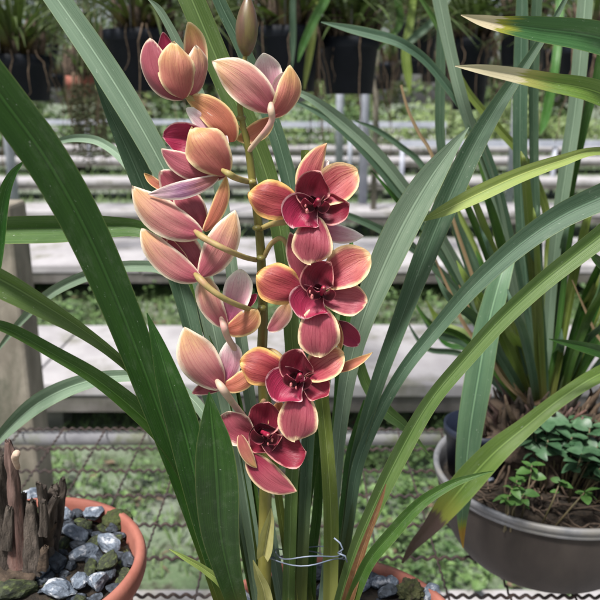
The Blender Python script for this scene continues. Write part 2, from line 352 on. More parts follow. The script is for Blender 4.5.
def petal(root, x0, y0, x1, y1, w, mat, d, dz0=0, dz1=0, cup=.3, tilt=0, a=.6, b=.5, bow=(0,0,0), name='petal', ruf=.075, tipcurl=0):
    """blade from pixel base to pixel tip; dz (cm) positive towards the eye; cup>0: edges towards the eye"""
    N, K = 22, 15
    D = lambda z: d-z*.01
    xm, ym, zm = (x0+x1)/2+bow[0], (y0+y1)/2+bow[1], (dz0+dz1)/2+bow[2]
    A, B, Cc = P(x0,y0,D(dz0)), P(2*xm-(x0+x1)/2, 2*ym-(y0+y1)/2, D(2*zm-(dz0+dz1)/2)), P(x1,y1,D(dz1))
    tm = a/(a+b); mx = tm**a*(1-tm)**b
    W = w*S(xm, ym, d)*.5/max(.35, math.cos(math.radians(tilt)))
    Ln = (Cc-A).length; vs = []; uv = []; mg = []; ph = R.uniform(0, 6); ph2 = R.uniform(0,6)
    for i in range(N):
        t = (1-math.cos(math.pi*i/(N-1)))/2
        c = A*(1-t)**2+B*2*t*(1-t)+Cc*t*t
        tg = ((B-A)*(1-t)+(Cc-B)*t).normalized()
        view = (CAM-c).normalized(); side = tg.cross(view).normalized(); nr = side.cross(tg).normalized()
        if nr.dot(view) < 0: nr = -nr
        T = math.radians(tilt); sd = side*math.cos(T)+nr*math.sin(T); nn = nr*math.cos(T)-side*math.sin(T)
        tt = .02+.98*t
        f = (tt**a*max(0, 1-t)**b)/mx; hw = W*f*(1-.24*max(0,(t-.78)/.22)+.045*math.sin(6*t+ph)*t)
        for j in range(K):
            s_ = math.sin(math.pi*(j/(K-1)-.5))
            off = cup*W*f*(s_*s_-.35) + ruf*W*math.sin(5*t*2+ph+s_*1.5)*abs(s_)**2*1.5 + ruf*W*.6*math.sin(9*t+ph2+s_*3)
            off += -.13*W*math.exp(-(s_/.13)**2)*f + .10*W*(t*t)*tipcurl*4
            vs.append(c+sd*hw*s_*(1+.03*math.sin(7*t+ph2))+nn*off)
            uv.append((.5+.5*s_*min(1, f+.25), t))
            mg.append((min((1-abs(s_))*(f if t > tm else max(f, .35+.65*f)), (1-t)*Ln/W*.8), 0))
    fs = [(i*K+j, i*K+j+1, (i+1)*K+j+1, (i+1)*K+j) for i in range(N-1) for j in range(K-1)]
    return link(name, vs, fs, mat, root, uvs=uv, uv2=mg)

def ptube(name, pts, mat, root, n=10, k=20, **kw):
    """pts (px,py,d,width px)"""
    q = cr([tuple(p) for p in pts], k); mb = MB()
    mb.tube([P(a[0],a[1],a[2]) for a in q], [max(.2,a[3])*.5*S(a[0],a[1],a[2]) for a in q], n)
    return mb.build(name, mat, root, **kw)

def rockmesh(seed, flat=.6, sub=2, fac=.35):
    import bmesh
    rr = random.Random(seed); bm = bmesh.new(); bmesh.ops.create_icosphere(bm, subdivisions=sub, radius=1)
    pl = [(Vector((rr.gauss(0,1), rr.gauss(0,1), rr.gauss(0,1))).normalized(), rr.uniform(.55,.85)) for _ in range(9)]
    for v in bm.verts:
        for nn, h in pl:
            k = v.co.dot(nn)
            if k > h: v.co -= nn*(k-h)*.93
        v.co += v.co.normalized()*mnoise.noise(v.co*2.4+Vector((seed,0,0)))*.14
        v.co.z *= flat
    me = bpy.data.meshes.new('stone'); bm.to_mesh(me); bm.free()
    me.polygons.foreach_set('use_smooth', [False]*len(me.polygons)); return me
ROCK = [rockmesh(i, R.uniform(.68,.95), 3) for i in range(9)]
RM = {}
def stone(loc, size, matk, label, group=None, sx=1.4):
    i = R.randrange(9)
    key = (i, matk)
    if key not in RM:
        me = ROCK[i].copy(); me.materials.append(M[matk]); RM[key] = me
    o = bpy.data.objects.new('stone', RM[key]); COL.objects.link(o); o.location = loc
    o.scale = (size*sx, size, size*R.uniform(.75,1.1)); o.rotation_euler = (R.uniform(-.4,.4), R.uniform(-.4,.4), R.uniform(0,6.3))
    tag(o, label, 'stone', group); return o

# ------------------------------------------------------------------ camera, sky, sun
cam = bpy.data.cameras.new('camera'); co = bpy.data.objects.new('camera', cam); COL.objects.link(co)
co.location = CAM; co.rotation_euler = (math.pi/2-PITCH, 0, 0)
cam.sensor_width = 36; cam.lens = 43.2; cam.clip_start = .02; cam.clip_end = 1000
cam.dof.use_dof = True; cam.dof.focus_distance = .50; cam.dof.aperture_fstop = 13
sc.camera = co
w = bpy.data.worlds.new('World'); sc.world = w; w.use_nodes = True
wn = w.node_tree; bg = wn.nodes['Background']; sky = wn.nodes.new('ShaderNodeTexSky'); sky.sky_type = 'NISHITA'; sky.sun_disc = False
EL, AZ = math.radians(62), math.radians(215)
sky.sun_elevation = EL; sky.sun_rotation = AZ; sky.air_density = 1.0; sky.dust_density = 3.5; sky.ozone_density = 1
hs = wn.nodes.new('ShaderNodeHueSaturation'); hs.inputs['Saturation'].default_value = .55; wn.links.new(sky.outputs[0], hs.inputs['Color']); wn.links.new(hs.outputs[0], bg.inputs[0]); bg.inputs[1].default_value = .085
sl = bpy.data.lights.new('sun', 'SUN'); sl.energy = 4.0; sl.angle = math.radians(10); sl.color = (1,.97,.93)
so = bpy.data.objects.new('sun', sl); COL.objects.link(so)
sdir = Vector((math.sin(AZ)*math.cos(EL), math.cos(AZ)*math.cos(EL), math.sin(EL)))
so.rotation_euler = sdir.to_track_quat('Z','Y').to_euler(); so.location = (0,0,6)
sc.view_settings.view_transform = 'Standard'; sc.view_settings.look = 'None'; sc.view_settings.gamma = 1
sc.view_settings.exposure = .76

# ------------------------------------------------------------------ ground, path
mb = MB(); n = 60
xs = [-120+240*i/8 for i in range(9)]
mb.add([(-200,-60,0),(200,-60,0),(200,300,0),(-200,300,0)], [(0,1,2,3)])
tag(mb.build('ground', 'ground', smooth=False), kind='structure')
mb = MB(); yn = dist(590, CH-.06); mb.box((-3, -.6, -.02), (3.2, yn, .06))
tag(mb.build('path', 'conc', smooth=False), kind='structure')

# grass + low weeds (one uncountable mass each)
def blades(n, x0, x1, y0, y1, h0, h1, wd, name, mat, label, clump=None, avoid=()):
    v = []; f = []
    for _ in range(n):
        x, y = R.uniform(x0,x1), R.uniform(y0,y1)
        if clump and mnoise.noise(Vector((x*clump, y*clump, 3))) < R.uniform(-.5,.15): continue
        if any(a < y < b for a, b in avoid): continue
        h = R.uniform(h0,h1); a = R.uniform(0,6.3); lx, ly = R.gauss(0,.45)*h, R.gauss(0,.45)*h
        cx, sx_ = math.cos(a)*wd, math.sin(a)*wd; k = len(v)
        v += [(x-cx,y-sx_,0),(x+cx,y+sx_,0),(x+lx*.5+cx*.7,y+ly*.5+sx_*.7,h*.6),(x+lx*.5-cx*.7,y+ly*.5-sx_*.7,h*.6),(x+lx*1.4,y+ly*1.4,h)]
        f += [(k,k+1,k+2,k+3),(k+3,k+2,k+4)]
    o = link(name, v, f, mat, smooth=False); tag(o, label, 'grass', kind='stuff')
rows = []   # benches: front d, back d
for ya, yb in ((385,325),(266,238),(212,198),(181,173),(160,154),(148,142.5),(138.5,134),(131,127.5)):
    rows.append((dist(ya,1.2), dist(yb,1.2)))
blades(42000, -3.2, 3.2, 2.0, 7.6, .02, .09, .004, 'grass', 'grassb', 'short uneven grass between the wire table and the concrete benches', 1.3)
blades(22000, -9, 9, 7.4, 30, .05, .16, .012, 'grass', 'grassb', 'thin grass between the far rows of concrete benches', .5)
def weeds(n, x0, x1, y0, y1, s0, s1, label):
    v = []; f = []
    for _ in range(n):
        x, y = R.uniform(x0,x1), R.uniform(y0,y1)
        if mnoise.noise(Vector((x*1.5,y*1.5,9))) < R.uniform(-.25,.35): continue
        sz = R.uniform(s0,s1); hh = R.uniform(.02,.16)
        for j in range(R.randint(6,13)):
            a = R.uniform(0,6.3); el = R.uniform(-.2,1.0); l = sz*R.uniform(.6,1.3)
            c = Vector((x+R.gauss(0,sz*.5), y+R.gauss(0,sz*.5), hh*R.uniform(.3,1.1)+.01))
            t = Vector((math.cos(a)*math.cos(el), math.sin(a)*math.cos(el), math.sin(el)))
            s_ = Vector((-math.sin(a), math.cos(a), R.uniform(-.3,.3)))*l*.3; k = len(v)
            v += [tuple(c), tuple(c+t*l*.5+s_), tuple(c+t*l-Vector((0,0,l*.25))), tuple(c+t*l*.5-s_)]
            f += [(k,k+1,k+2),(k,k+2,k+3)]
    tag(link('weeds', v, f, 'cover', smooth=False), label, 'weeds', kind='stuff')
weeds(3200, -2.4, 2.4, 1.85, 2.93, .012, .042, 'leafy green weeds growing on the ground under the wire table')
weeds(2600, -5, 5, rows[0][1]-.1, rows[1][0]+.4, .025, .07, 'leafy green weeds between the first and second concrete benches')

v = []; f = []
for _ in range(1400):
    x, y = R.uniform(-2.4,2.4), R.uniform(1.9,7); a = R.uniform(0,6.3); l = R.uniform(.02,.07); wd = l*R.uniform(.06,.35); k = len(v)
    c, s_ = math.cos(a), math.sin(a); h = R.uniform(.004,.05)
    v += [(x,y,h),(x+c*l*.5-s_*wd,y+s_*l*.5+c*wd,h+R.uniform(0,.015)),(x+c*l,y+s_*l,h+.004),(x+c*l*.5+s_*wd,y+s_*l*.5-c*wd,h+.003)]; f += [(k,k+1,k+2),(k,k+2,k+3)]
tag(link('leaf_litter', v, f, 'root', smooth=False), 'dry brown leaf litter scattered on the ground under the wire table', 'leaf litter', kind='stuff')
# ------------------------------------------------------------------ concrete benches
ords = ['nearest broad pale concrete bench right behind the wire table', 'second concrete bench back, beyond the first strip of weeds',
 'third concrete bench back, level with the upper flowers', 'fourth concrete bench back behind the blooms', 'fifth concrete bench back, a thin white strip',
 'sixth concrete bench back, low and thin in the distance', 'seventh concrete bench back, second farthest', 'farthest concrete bench, in front of the trees']
for i, (a, b) in enumerate(rows):
    b = max(b, a+.7) if i < 2 else a+max(.55, (b-a)*.6); ex = 4+i*1.6
    t = thing('concrete_bench', ords[i], 'bench', (0, (a+b)/2, 0), 'rows of concrete benches')
    mb = MB(); k = int(ex/1.2)
    for j in range(-k, k):     # cast slabs laid side by side
        x0 = j*1.2; mb.box((x0+.004+R.uniform(0,.004), a+R.uniform(0,.012), .24+R.uniform(0,.003)), (x0+1.195, b-R.uniform(0,.012), .30+R.uniform(0,.004)))
    s_ = mb.build('slab', 'conc', t, smooth=False)
    bv = s_.modifiers.new('b', 'BEVEL'); bv.width = .006; bv.segments = 2
    mb = MB(); mb.box((-k*1.2, a+.018, .165), (k*1.2, a+.075, .2385)); e_ = mb.build('edge_shade', 'concshade', t, smooth=False)  # added dark strip standing for the shadow band below the slab's front edge
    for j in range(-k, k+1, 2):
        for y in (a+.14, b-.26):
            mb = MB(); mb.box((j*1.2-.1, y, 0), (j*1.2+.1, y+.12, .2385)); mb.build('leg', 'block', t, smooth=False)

# steel posts and rails among the far benches
for px, yb, wd, lab in ((362,228,9,'grey steel post right of the upper flowers'), (372.5,236,6,'thin stained post next to the grey steel post'),
                        (339,176,8,'far steel post under the gap between hanging pots'), (508,214,8,'blue grey steel post behind the right plant leaves'),
                        (20,250,9,'pale steel post at the left edge behind the leaves'), (226,240,6,'slim steel post behind the flower spike')):
    d = dist(yb, 1.5); p = P(px, yb, d); r = wd*.5*S(px,yb,d)
    mb = MB(); mb.tube([(p.x,p.y,0),(p.x,p.y,3.2)], r, 12)
    tag(mb.build('steel_post', 'steel' if wd != 6 else 'post', origin=(p.x,p.y,0)), lab, 'post', 'steel posts among the benches')
for py, d, x0, x1, lab in ((124.5, 13.2, -.8, 2.6, 'long horizontal steel rail seen beyond the first steel posts'), (143.5, 11.8, 1.6, 6.6, 'blue grey steel rail behind the right hand leaves'),
                           (122, 16, -7, -2.2, 'pale steel rail in the distance on the left')):
    p = P(300, py, d); t = thing('steel_rail', lab, 'rail', (x0, p.y, 0))
    mb = MB(); mb.box((x0,p.y-.05,p.z-.05),(x1,p.y+.05,p.z+.05)); mb.build('rail', 'steel', t, smooth=False)
    for x in (x0+.05, (x0+x1)/2, x1-.05):
        mb = MB(); mb.tube([(x,p.y,0),(x,p.y,p.z-.05)], .04, 8); mb.build('leg', 'steel', t)

# old concrete post on the left, behind the table
p = P(12, 420, 1.42)
mb = MB(); mb.box((p.x-.045, p.y, 0), (p.x+.045, p.y+.09, 1.30))
o = mb.build('concrete_post', 'post', smooth=False, origin=(p.x,p.y,0))
bv = o.modifiers.new('b','BEVEL'); bv.width = .008; bv.segments = 2
tag(o, 'weathered concrete post behind the left terracotta pot', 'post')

# ------------------------------------------------------------------ wire table
TH = CH-.57; TZ = TH
yF = dist(429, .57); yN = .2; x0, x1 = -.95, 1.05
tb = thing('wire_table', 'rusty crimped wire mesh table under the plant pots', 'table', (0,.7,0))
mb = MB(); st = .0752; W = 0
y = yF; k = 0
def crimp(a, b, axis, fixed, z, ph):
    n = int((b-a)/.0021); pts = []
    for i in range(n+1):
        t = a+(b-a)*i/n; zz = z+.0023*math.sin(2*math.pi*t/.0150+ph); ww = fixed+.0012*math.sin(t*5+ph)
        pts.append((t, ww, zz) if axis == 'x' else (ww, t, zz))
    return pts
while y > yN:
    mb.tube(crimp(x0, x1, 'x', y-.002, TZ, R.uniform(0,6)), .0020, 6); y -= st
x = -.05-st*12
while x < x1:
    mb.tube(crimp(yN, yF, 'y', x, TZ-.001, R.uniform(0,6)), .0014, 5); x += st
mb.build('mesh_panel', 'rust', tb)
mb = MB(); r = .0125; zc = TZ-.0045-r-.003; yb_ = yF+.004
mb.tube([(x0,yb_,zc),(x1,yb_,zc)], r, 16); mb.tube([(x0,yN,zc),(x1,yN,zc)], r, 16)
for x in (x0, x1): mb.tube([(x,yN+r,zc),(x,yb_-r,zc)], r, 16)
mb.build('frame', 'pipe', tb)
for x in (x0+.02, x1-.02):
    for y in (yN, yb_):
        m2 = MB(); m2.tube([(x,y,0),(x,y,zc-r*.9)], .016, 12); m2.build('leg', 'pipe', tb)

# ------------------------------------------------------------------ pots
def pot(name, c, r, h, label, mat='terra', thick=.008, lip=.022):
    t = thing(name, label, 'pot', (c[0], c[1], TZ+.004))
    z0, z1 = 0, h
    prof = [(0,.004),(r*.66,.004),(r*.69,.0),(r*.70,.006),(r*.80,h*.45),(r*.905,h-lip-.004),(r*.93,h-lip),(r*.985,h-lip+.002),(r,h-lip+.007),(r,h-.006),(r-.002,h-.001),(r-.006,h),(r-thick,h-.001),(r-thick-.002,h-.006),(r*.84,h*.5),(r*.72,.03)]
    mb = MB(); mb.lathe((c[0],c[1],TZ+.004), prof, 72, wob=.004); mb.build('pot_body', mat, t); return t
mp = P(336, 634, .5035); MR = .112; mtop = CH-.43
lp = P(20, 562, .558); LR = .110; ltop = CH-.396
pot('terracotta_pot', (mp.x, mp.y), MR, mtop-TZ-.004, 'terracotta pot holding the flowering orchid at the bottom centre')
pot('terracotta_pot', (lp.x, lp.y), LR, ltop-TZ-.004, 'terracotta pot full of grey stones at the bottom left')

def fill(c, r, z, name, label):
    mb = MB(); prof = [(0,.004),(r*.5,.006),(r,0),(r*.98,-.03)]
    mb.lathe((c[0],c[1],z), prof, 40); tag(mb.build(name, 'soil', origin=(c[0],c[1],z)), label, 'soil', kind='stuff')
fill((mp.x,mp.y), MR*.90, mtop-.012, 'potting_soil', 'dark potting soil under the pebbles of the centre pot')
fill((lp.x,lp.y), LR*.88, ltop-.017, 'potting_soil', 'dark potting soil under the stones of the left pot')

# stones: the pale ones placed where they lie, then the dark filling
def lstone(px, py, s, m, label, grp=None, up=0):
    z = ltop-.009+up; d = dist(py, CH-z); p = P(px, py, d); stone((p.x,p.y,z), s, m, label, grp); return (p.x,p.y,s)
big = []
for px,py,s,m,l in ((95,512,.0110,'stone_l','pale angular stone at the back of the left pot'),
    (84,553,.0105,'stone_l','white flecked stone in the middle of the left pot'),
    (108,543,.0095,'stone_l','flat blue grey stone right of the white flecked one'),
    (75,534,.0100,'stone_l','small pale stone left of the middle in the left pot'),
    (32,497,.0110,'stone_l','white stone beside the dead stem of the left pot'),
    (64,514,.0095,'stone_l','grey stone leaning near the dead stem base'),
    (36,570,.0120,'stone_l','large blue grey stone at the front of the left pot'),
    (60,588,.0125,'stone_l','large frosty grey stone at the very front of the left pot'),
    (8,573,.0110,'stone_l','rounded grey stone at the bottom left corner'),
    (98,582,.0090,'stone_l','small slate blue stone close to the front rim'),
    (80,580,.0085,'stone_l','small grey stone behind the front slate stone'),
    (12,590,.0150,'stone_g','big mossy dark stone at the bottom left corner'),
    (52,560,.0110,'stone_d','dark slate stone between the two pale stones'),
    (108,562,.0095,'stone_g','moss covered stone near the right rim of the left pot')):
    big.append(lstone(px,py,s,m,l,None,.004))
def scatter(c, r, z, n, s0, s1, label, grp, mats, avoid):
    pts = list(avoid); tries = 0; k = 0
    while k < n and tries < 6000:
        tries += 1; a = R.uniform(0,6.3); q = math.sqrt(R.random())*r; s = R.uniform(s0,s1)
        x, y = c[0]+math.cos(a)*q, c[1]+math.sin(a)*q
        if any((x-u)**2+(y-v)**2 < ((s+t)*.78)**2 for u,v,t in pts): continue
        pts.append((x,y,s)); k += 1
        stone((x,y,z+R.uniform(-.006,.004)), s, R.choice(mats), label, grp)
    return pts
scatter((lp.x,lp.y), LR*.87, ltop-.011, 130, .0048, .0090, 'one of the small dark stones filling the left terracotta pot', 'dark stones in the left pot', ['stone_d','stone_d','stone_g'], big)
scatter((lp.x,lp.y), LR*.86, ltop-.015, 45, .0075, .0115, 'one of the small dark stones filling the left terracotta pot', 'dark stones in the left pot', ['stone_d','stone_g'], [])
mbig = []
for px,py,s,m,l in ((379,582,.0075,'stone_l','blue grey pebble by the orchid leaf base'), (392,581,.0065,'stone_l','small shiny pebble behind the mossy one'),
                    (388,592,.0075,'stone_d','dark pebble left of the mossy clump'), (430,593,.0080,'stone_l','pale pebble at the right rim of the centre pot')):
    z = mtop-.004; d = dist(py, CH-z); p = P(px,py,d); stone((p.x,p.y,z), s, m, l); mbig.append((p.x,p.y,s))
z = mtop-.002; d = dist(592, CH-z); p = P(411,592,d); mbig.append((p.x,p.y,.013))
MOSS = (p.x,p.y,z)
scatter((mp.x,mp.y), MR*.90, mtop-.007, 120, .0062, .0092, 'one of the small dark pebbles filling the centre terracotta pot', 'dark pebbles in the centre pot', ['stone_d','stone_d','stone_l'], mbig)
scatter((mp.x,mp.y), MR*.78, mtop-.015, 0, .0070, .0095, 'one of the small dark pebbles filling the centre terracotta pot', 'dark pebbles in the centre pot', ['stone_d'], [])

# moss clump on the back rim of the left pot
def lump(c, r, mat, seed, amp=.25, flat=.7, sub=4):
    import bmesh
    bm = bmesh.new(); bmesh.ops.create_icosphere(bm, subdivisions=sub, radius=1)
    vs = [tuple(Vector(c)+Vector((v.co.x,v.co.y,v.co.z*flat))*r*(1+amp*mnoise.noise(v.co*2.2+Vector((seed,seed,0)))+amp*.5*mnoise.noise(v.co*7))) for v in bm.verts]
    fs = [tuple(v.index for v in f.verts) for f in bm.faces]; bm.free(); return vs, fs
z = ltop-.004; p = P(118, 513, dist(513, CH-z))
v, f = lump((p.x,p.y-.004,z-.006), .014, 'moss', 3)
tag(link('moss_clump', v, f, 'moss', origin=(p.x,p.y,z-.01)), 'olive moss clump at the back rim of the left pot', 'moss')

v, f = lump(MOSS, .0115, 'moss', 6, .45, .8, 5)
tag(link('moss_clump', v, f, 'moss2', origin=MOSS), 'clump of olive moss among the pebbles of the centre pot', 'moss')
# dead stump in the left pot
dl = thing('dead_orchid', 'dead brown stems and old bulbs standing in the left pot', 'dead plant', (lp.x-.02, lp.y, ltop-.03))
def rag(name, pts, mat, n=9, seed=0, top=True, k=28, amp=.26):
    q = cr(pts, k); mb = MB()
    C = [P(a[0],a[1],a[2]) for a in q]; vs = []
    for i in range(k):
        t = (C[min(i+1,k-1)]-C[max(i-1,0)]).normalized(); rf = t.cross(Vector((0,1,0))).normalized(); bb = t.cross(rf)
        rr = q[i][3]*.5*S(q[i][0],q[i][1],q[i][2])
        for j in range(n*2):
            a = math.pi*j/n; h = 1+amp*mnoise.noise(Vector((math.cos(a)*1.8, math.sin(a)*1.8, i*.25+seed)))*2+amp*.5*math.sin(a*5+seed)
            vs.append(C[i]+(rf*math.cos(a)+bb*math.sin(a))*rr*h + (t*rr*R.uniform(-.5,1.2) if i == 0 else Vector((0,0,0))))
    m = n*2
    fs = [(i*m+j, i*m+(j+1)%m, (i+1)*m+(j+1)%m, (i+1)*m+j) for i in range(k-1) for j in range(m)]+[tuple(range(m))]
    return link(name, vs, fs, mat, dl)
rag('stem', [(8,440,.545,5),(11,458,.545,11),(14,490,.545,12),(18,530,.545,15),(20,565,.545,20)], 'barkr', seed=1)
ptube('cut_branch', [(18,468,.535,5),(15,459,.530,7),(16,455,.526,8),(17,453,.524,7)], 'cut', dl, k=8)
rag('stem', [(-6,452,.55,16),(-4,490,.55,24),(0,530,.55,30),(4,570,.55,34)], 'bark', seed=2)
rag('stem', [(55,486,.585,8),(53,494,.585,12),(49,512,.58,15),(44,540,.57,18),(38,570,.56,24)], 'bark', seed=3)
rag('stem', [(31,500,.545,9),(32,520,.545,14),(33,545,.545,18),(32,570,.545,22)], 'bark', seed=4)
rag('stem', [(63,478,.60,5),(62,490,.60,8),(56,525,.59,12),(48,565,.58,16)], 'bark', seed=5)
v, f = lump(P(8,572,.55), .026, 'bark', 5, .6, .6); link('root_mass', v, f, 'rootd', dl)
for k in range(18):
    x_ = R.uniform(-12,58); y_ = R.uniform(505,560); d_ = .545+R.uniform(-.01,.03); l_ = R.uniform(8,30); lx = R.uniform(-9,9); w_ = R.uniform(4,13)
    rag('dry_sheath', [(x_+lx,y_-l_,d_,w_*.65),(x_+lx*.6,y_-l_*.6,d_,w_*.8),(x_,y_,d_,w_),(x_-lx*.3,y_+14,d_,w_*1.2)], R.choice(['bark','rootd','bark']), seed=k*1.7, k=10)
leaf(dl, [(24,161,.54,1),(12,175,.545,8),(3,200,.55,12),(-3,250,.555,13),(-12,320,.56,11),(-14,420,.56,9),(0,520,.56,8)], 'dark', name='leaf')

# ------------------------------------------------------------------ grey brown bowl on the right
bd = .824; bc = P(548, 467, bd); BR = .143; btop = CH-.449; bh = btop-TZ-.004
t = thing('plant_bowl', 'grey brown plastic bowl with pale rim at the bottom right', 'bowl', (bc.x,bc.y,TZ+.004))
mb = MB(); r = BR
mb.lathe((bc.x,bc.y,TZ+.004), [(0,.005),(r*.60,.005),(r*.64,0),(r*.67,.003)]+[(r*(.67+.285*math.sin(math.pi/2*(k/14))**.9), .003+(bh-.017)*(k/14)**1.25) for k in range(1,15)]+[(r*.955,bh-.0125)], 80)
mb.build('bowl_body', 'bowl', t)
mb = MB(); mb.lathe((bc.x,bc.y,TZ+.004), [(r*.955,bh-.0125),(r*.985,bh-.012),(r*.992,bh-.009),(r*.985,bh-.006),(r*1.0,bh-.005),(r*1.003,bh-.001),(r*.995,bh+.002),(r*.96,bh+.001),(r*.945,bh-.003),(r*.93,bh-.02),(r*.88,bh*.4),(r*.7,.02)], 80)
mb.build('rim', 'bowlrim', t)
mb = MB(); mb.lathe((bc.x,bc.y,btop-.028), [(0,.012),(r*.4,.010),(r*.93,0),(r*.9,-.03)], 60)
tag(mb.build('bowl_soil', 'soil', origin=(bc.x,bc.y,btop-.03)), 'dark soil inside the grey brown bowl', 'soil', kind='stuff')
# stones & litter in the bowl
p = P(490,481,dist(481,CH-btop+.02)); stone((p.x,p.y,btop-.018), .006, 'stone_l', 'single shiny pebble inside the bowl by its left rim')
# dark blue pot nested behind
nb = P(480, 410, bd+.035)
t = thing('nursery_pot', 'dark navy plastic pot sitting inside the grey brown bowl', 'pot', (nb.x, nb.y, btop-.03))
mb = MB(); nr_ = .045; nh = .072
mb.lathe((nb.x,nb.y,btop-.028), [(0,.0),(nr_*.8,.0),(nr_*.93,nh-.012),(nr_,nh-.012),(nr_,nh),(nr_*.95,nh),(nr_*.85,nh*.5)], 48)
mb.build('pot_body', 'navy', t)

# tuft orchid in it
q_ = P(540, 415, bd+.045); RB = Vector((q_.x, q_.y, btop+.028))
rt = thing('orchid_plant', 'strappy green orchid without flowers growing in the right bowl', 'orchid', RB)
v, f = lump(RB+Vector((0,0,-.012)), .074, 'root', 8, .45, .75, 5); link('root_ball', v, f, 'rootd', rt)
for k in range(130):       # old sheaths standing round the crown
    a = R.uniform(0,6.3); rr = R.uniform(.01,.070); b0 = RB+Vector((math.cos(a)*rr, math.sin(a)*rr*.8, R.uniform(-.02,.03)))
    l = R.uniform(.02,.065); dr = Vector((math.cos(a)*R.uniform(.1,.9), math.sin(a)*.5, 1)).normalized()
    mb = MB(); r0 = R.uniform(.0022,.0052)
    pts = [b0, b0+dr*l*.35+Vector((R.gauss(0,.002),0,0)), b0+dr*l*.7+Vector((R.gauss(0,.004),0,0)), b0+dr*l]
    mb.tube(pts, [r0, r0, r0*.7, r0*.25], 6); mb.build('dry_sheath', R.choice(['root','rootd','rootd','barkr','bark']), rt)
for k in range(16):
    a = R.uniform(3.0,6.4); b0 = RB+Vector((math.cos(a)*.05, math.sin(a)*.045, -.005))
    pts = [b0]; dr = Vector((math.cos(a),math.sin(a),.1))
    for j in range(8):
        dr = (dr+Vector((R.gauss(0,.35),R.gauss(0,.25),-.25))).normalized(); q = pts[-1]+dr*.011
        q.z = max(q.z, btop-.018); pts.append(q)
    mb = MB(); mb.tube(pts, [.0018-.00012*j for j in range(len(pts))], 6); mb.build('root', 'root', rt)
B = (545,418,bd+.045,7)
def rl(pts, mat, **k): return leaf(rt, pts+[B[:2]+(bd+.045,)+(B[3],)], mat, **k)
rl([(463,548,.66,1),(462,522,.665,9),(465,480,.67,19),(470,430,.68,25),(478,380,.69,27),(487,330,.70,25),(500,280,.715,20),(512,248,.74,13),(524,240,.77,10),(532,262,.80,12),(538,310,.83,12),(543,370,.86,10)], 'yeltip', fold=.3, n=70, label='drooping leaf with a small yellow tip')
rl([(430,-60,.80,10),(438,-8,.80,14),(450,50,.80,12),(461,95,.80,12),(472,130,.81,11),(487,168,.82,9),(500,215,.83,9),(516,300,.85,9),(532,370,.87,8)], 'grey', fold=.3)
rl([(442,-10,.88,6),(441,40,.88,9),(440,100,.88,10),(441,145,.88,9),(452,210,.88,9),(478,290,.88,9),(515,370,.88,8)], 'teal')
rl([(321,22,.78,1),(350,29,.78,8),(375,35,.78,10),(400,43,.78,10),(425,60,.79,9),(450,90,.80,9),(470,120,.81,9),(492,170,.82,9),(510,240,.84,9),(530,340,.87,8)], 'teal', tilt=20)
rl([(285,88,.76,3),(310,98,.76,8),(340,120,.77,12),(375,152,.78,12),(405,188,.79,11),(440,236,.81,10),(480,310,.84,10),(520,380,.87,8)], 'grey', tilt=10)
rl([(292,100,.80,2),(330,120,.80,7),(365,152,.81,8),(400,195,.82,8),(440,250,.83,8),(490,330,.86,8)], 'teal')
rl([(355,121,.95,1),(375,129,.95,5),(400,146,.95,6),(424,168,.95,6),(460,230,.93,7),(505,330,.90,7)], 'teal')
rl([(322,204,.85,1),(345,214,.85,6),(383,231,.85,8),(430,262,.86,8),(480,320,.87,8),(525,380,.87,7)], 'teal')
rl([(521,-50,.84,6),(522,0,.84,11),(521,60,.84,14),(520,130,.84,14),(521,200,.85,13),(527,290,.86,11),(538,370,.87,9)], 'teal', fold=.35)
rl([(540,-60,.86,6),(537,0,.86,10),(534,70,.86,10),(534,150,.86,9),(536,220,.86,9),(540,320,.87,9)], 'teal')
rl([(588,-60,.82,14),(586,-10,.82,15),(581,50,.82,15),(575,110,.825,14),(566,170,.83,14),(556,240,.84,12),(549,320,.86,10)], 'grey', fold=.35)
rl([(602,40,.84,5),(596,80,.84,8),(583,130,.84,9),(570,190,.85,9),(556,270,.86,9),(548,350,.87,9)], 'dark')
rl([(455,67,.90,5),(470,95,.9,7),(500,130,.9,8),(528,165,.9,8),(548,220,.9,8),(552,300,.89,8)], 'olive')
rl([(415,-10,.93,3),(440,30,.93,6),(455,70,.93,6)]+[(475,140,.92,7),(500,230,.91,7),(530,330,.89,7)], 'mid')
# filler leaves of the tuft, rising and splaying
rr = random.Random(31)
for k in range(60):
    tx = 385+ (k/59.0)*310 + rr.uniform(-14,14); ty = rr.uniform(150,330); dt = bd+rr.uniform(-.14,.20)
    dx = tx-545; bx = 545+dx*.10+rr.uniform(-8,8); wd = rr.uniform(5,11)
    leaf(rt, [(tx,ty,dt,1),(545+dx*.86,ty+18+abs(dx)*.06,dt,wd*.8),(545+dx*.6,ty+(418-ty)*.34,bd+.045+(dt-bd)*.6,wd),(545+dx*.34,ty+(418-ty)*.66,bd+.045+(dt-bd)*.3,wd*.95),(bx,412,bd+.045,wd*.8)],
         rr.choice(['dark','mid','olive','teal','mid','yellow' if k%7==0 else 'teal']), tilt=rr.uniform(-35,35), fold=.3, n=24)
for (tx,ty) in ((487,345),(455,300),(600,340)):
    leaf(rt, [(tx-28,ty-60,bd,1),(tx-6,ty-10,bd,3),(tx+14,ty+32,bd,4),(530,405,bd+.03,4)], 'dry', n=20, tilt=20)

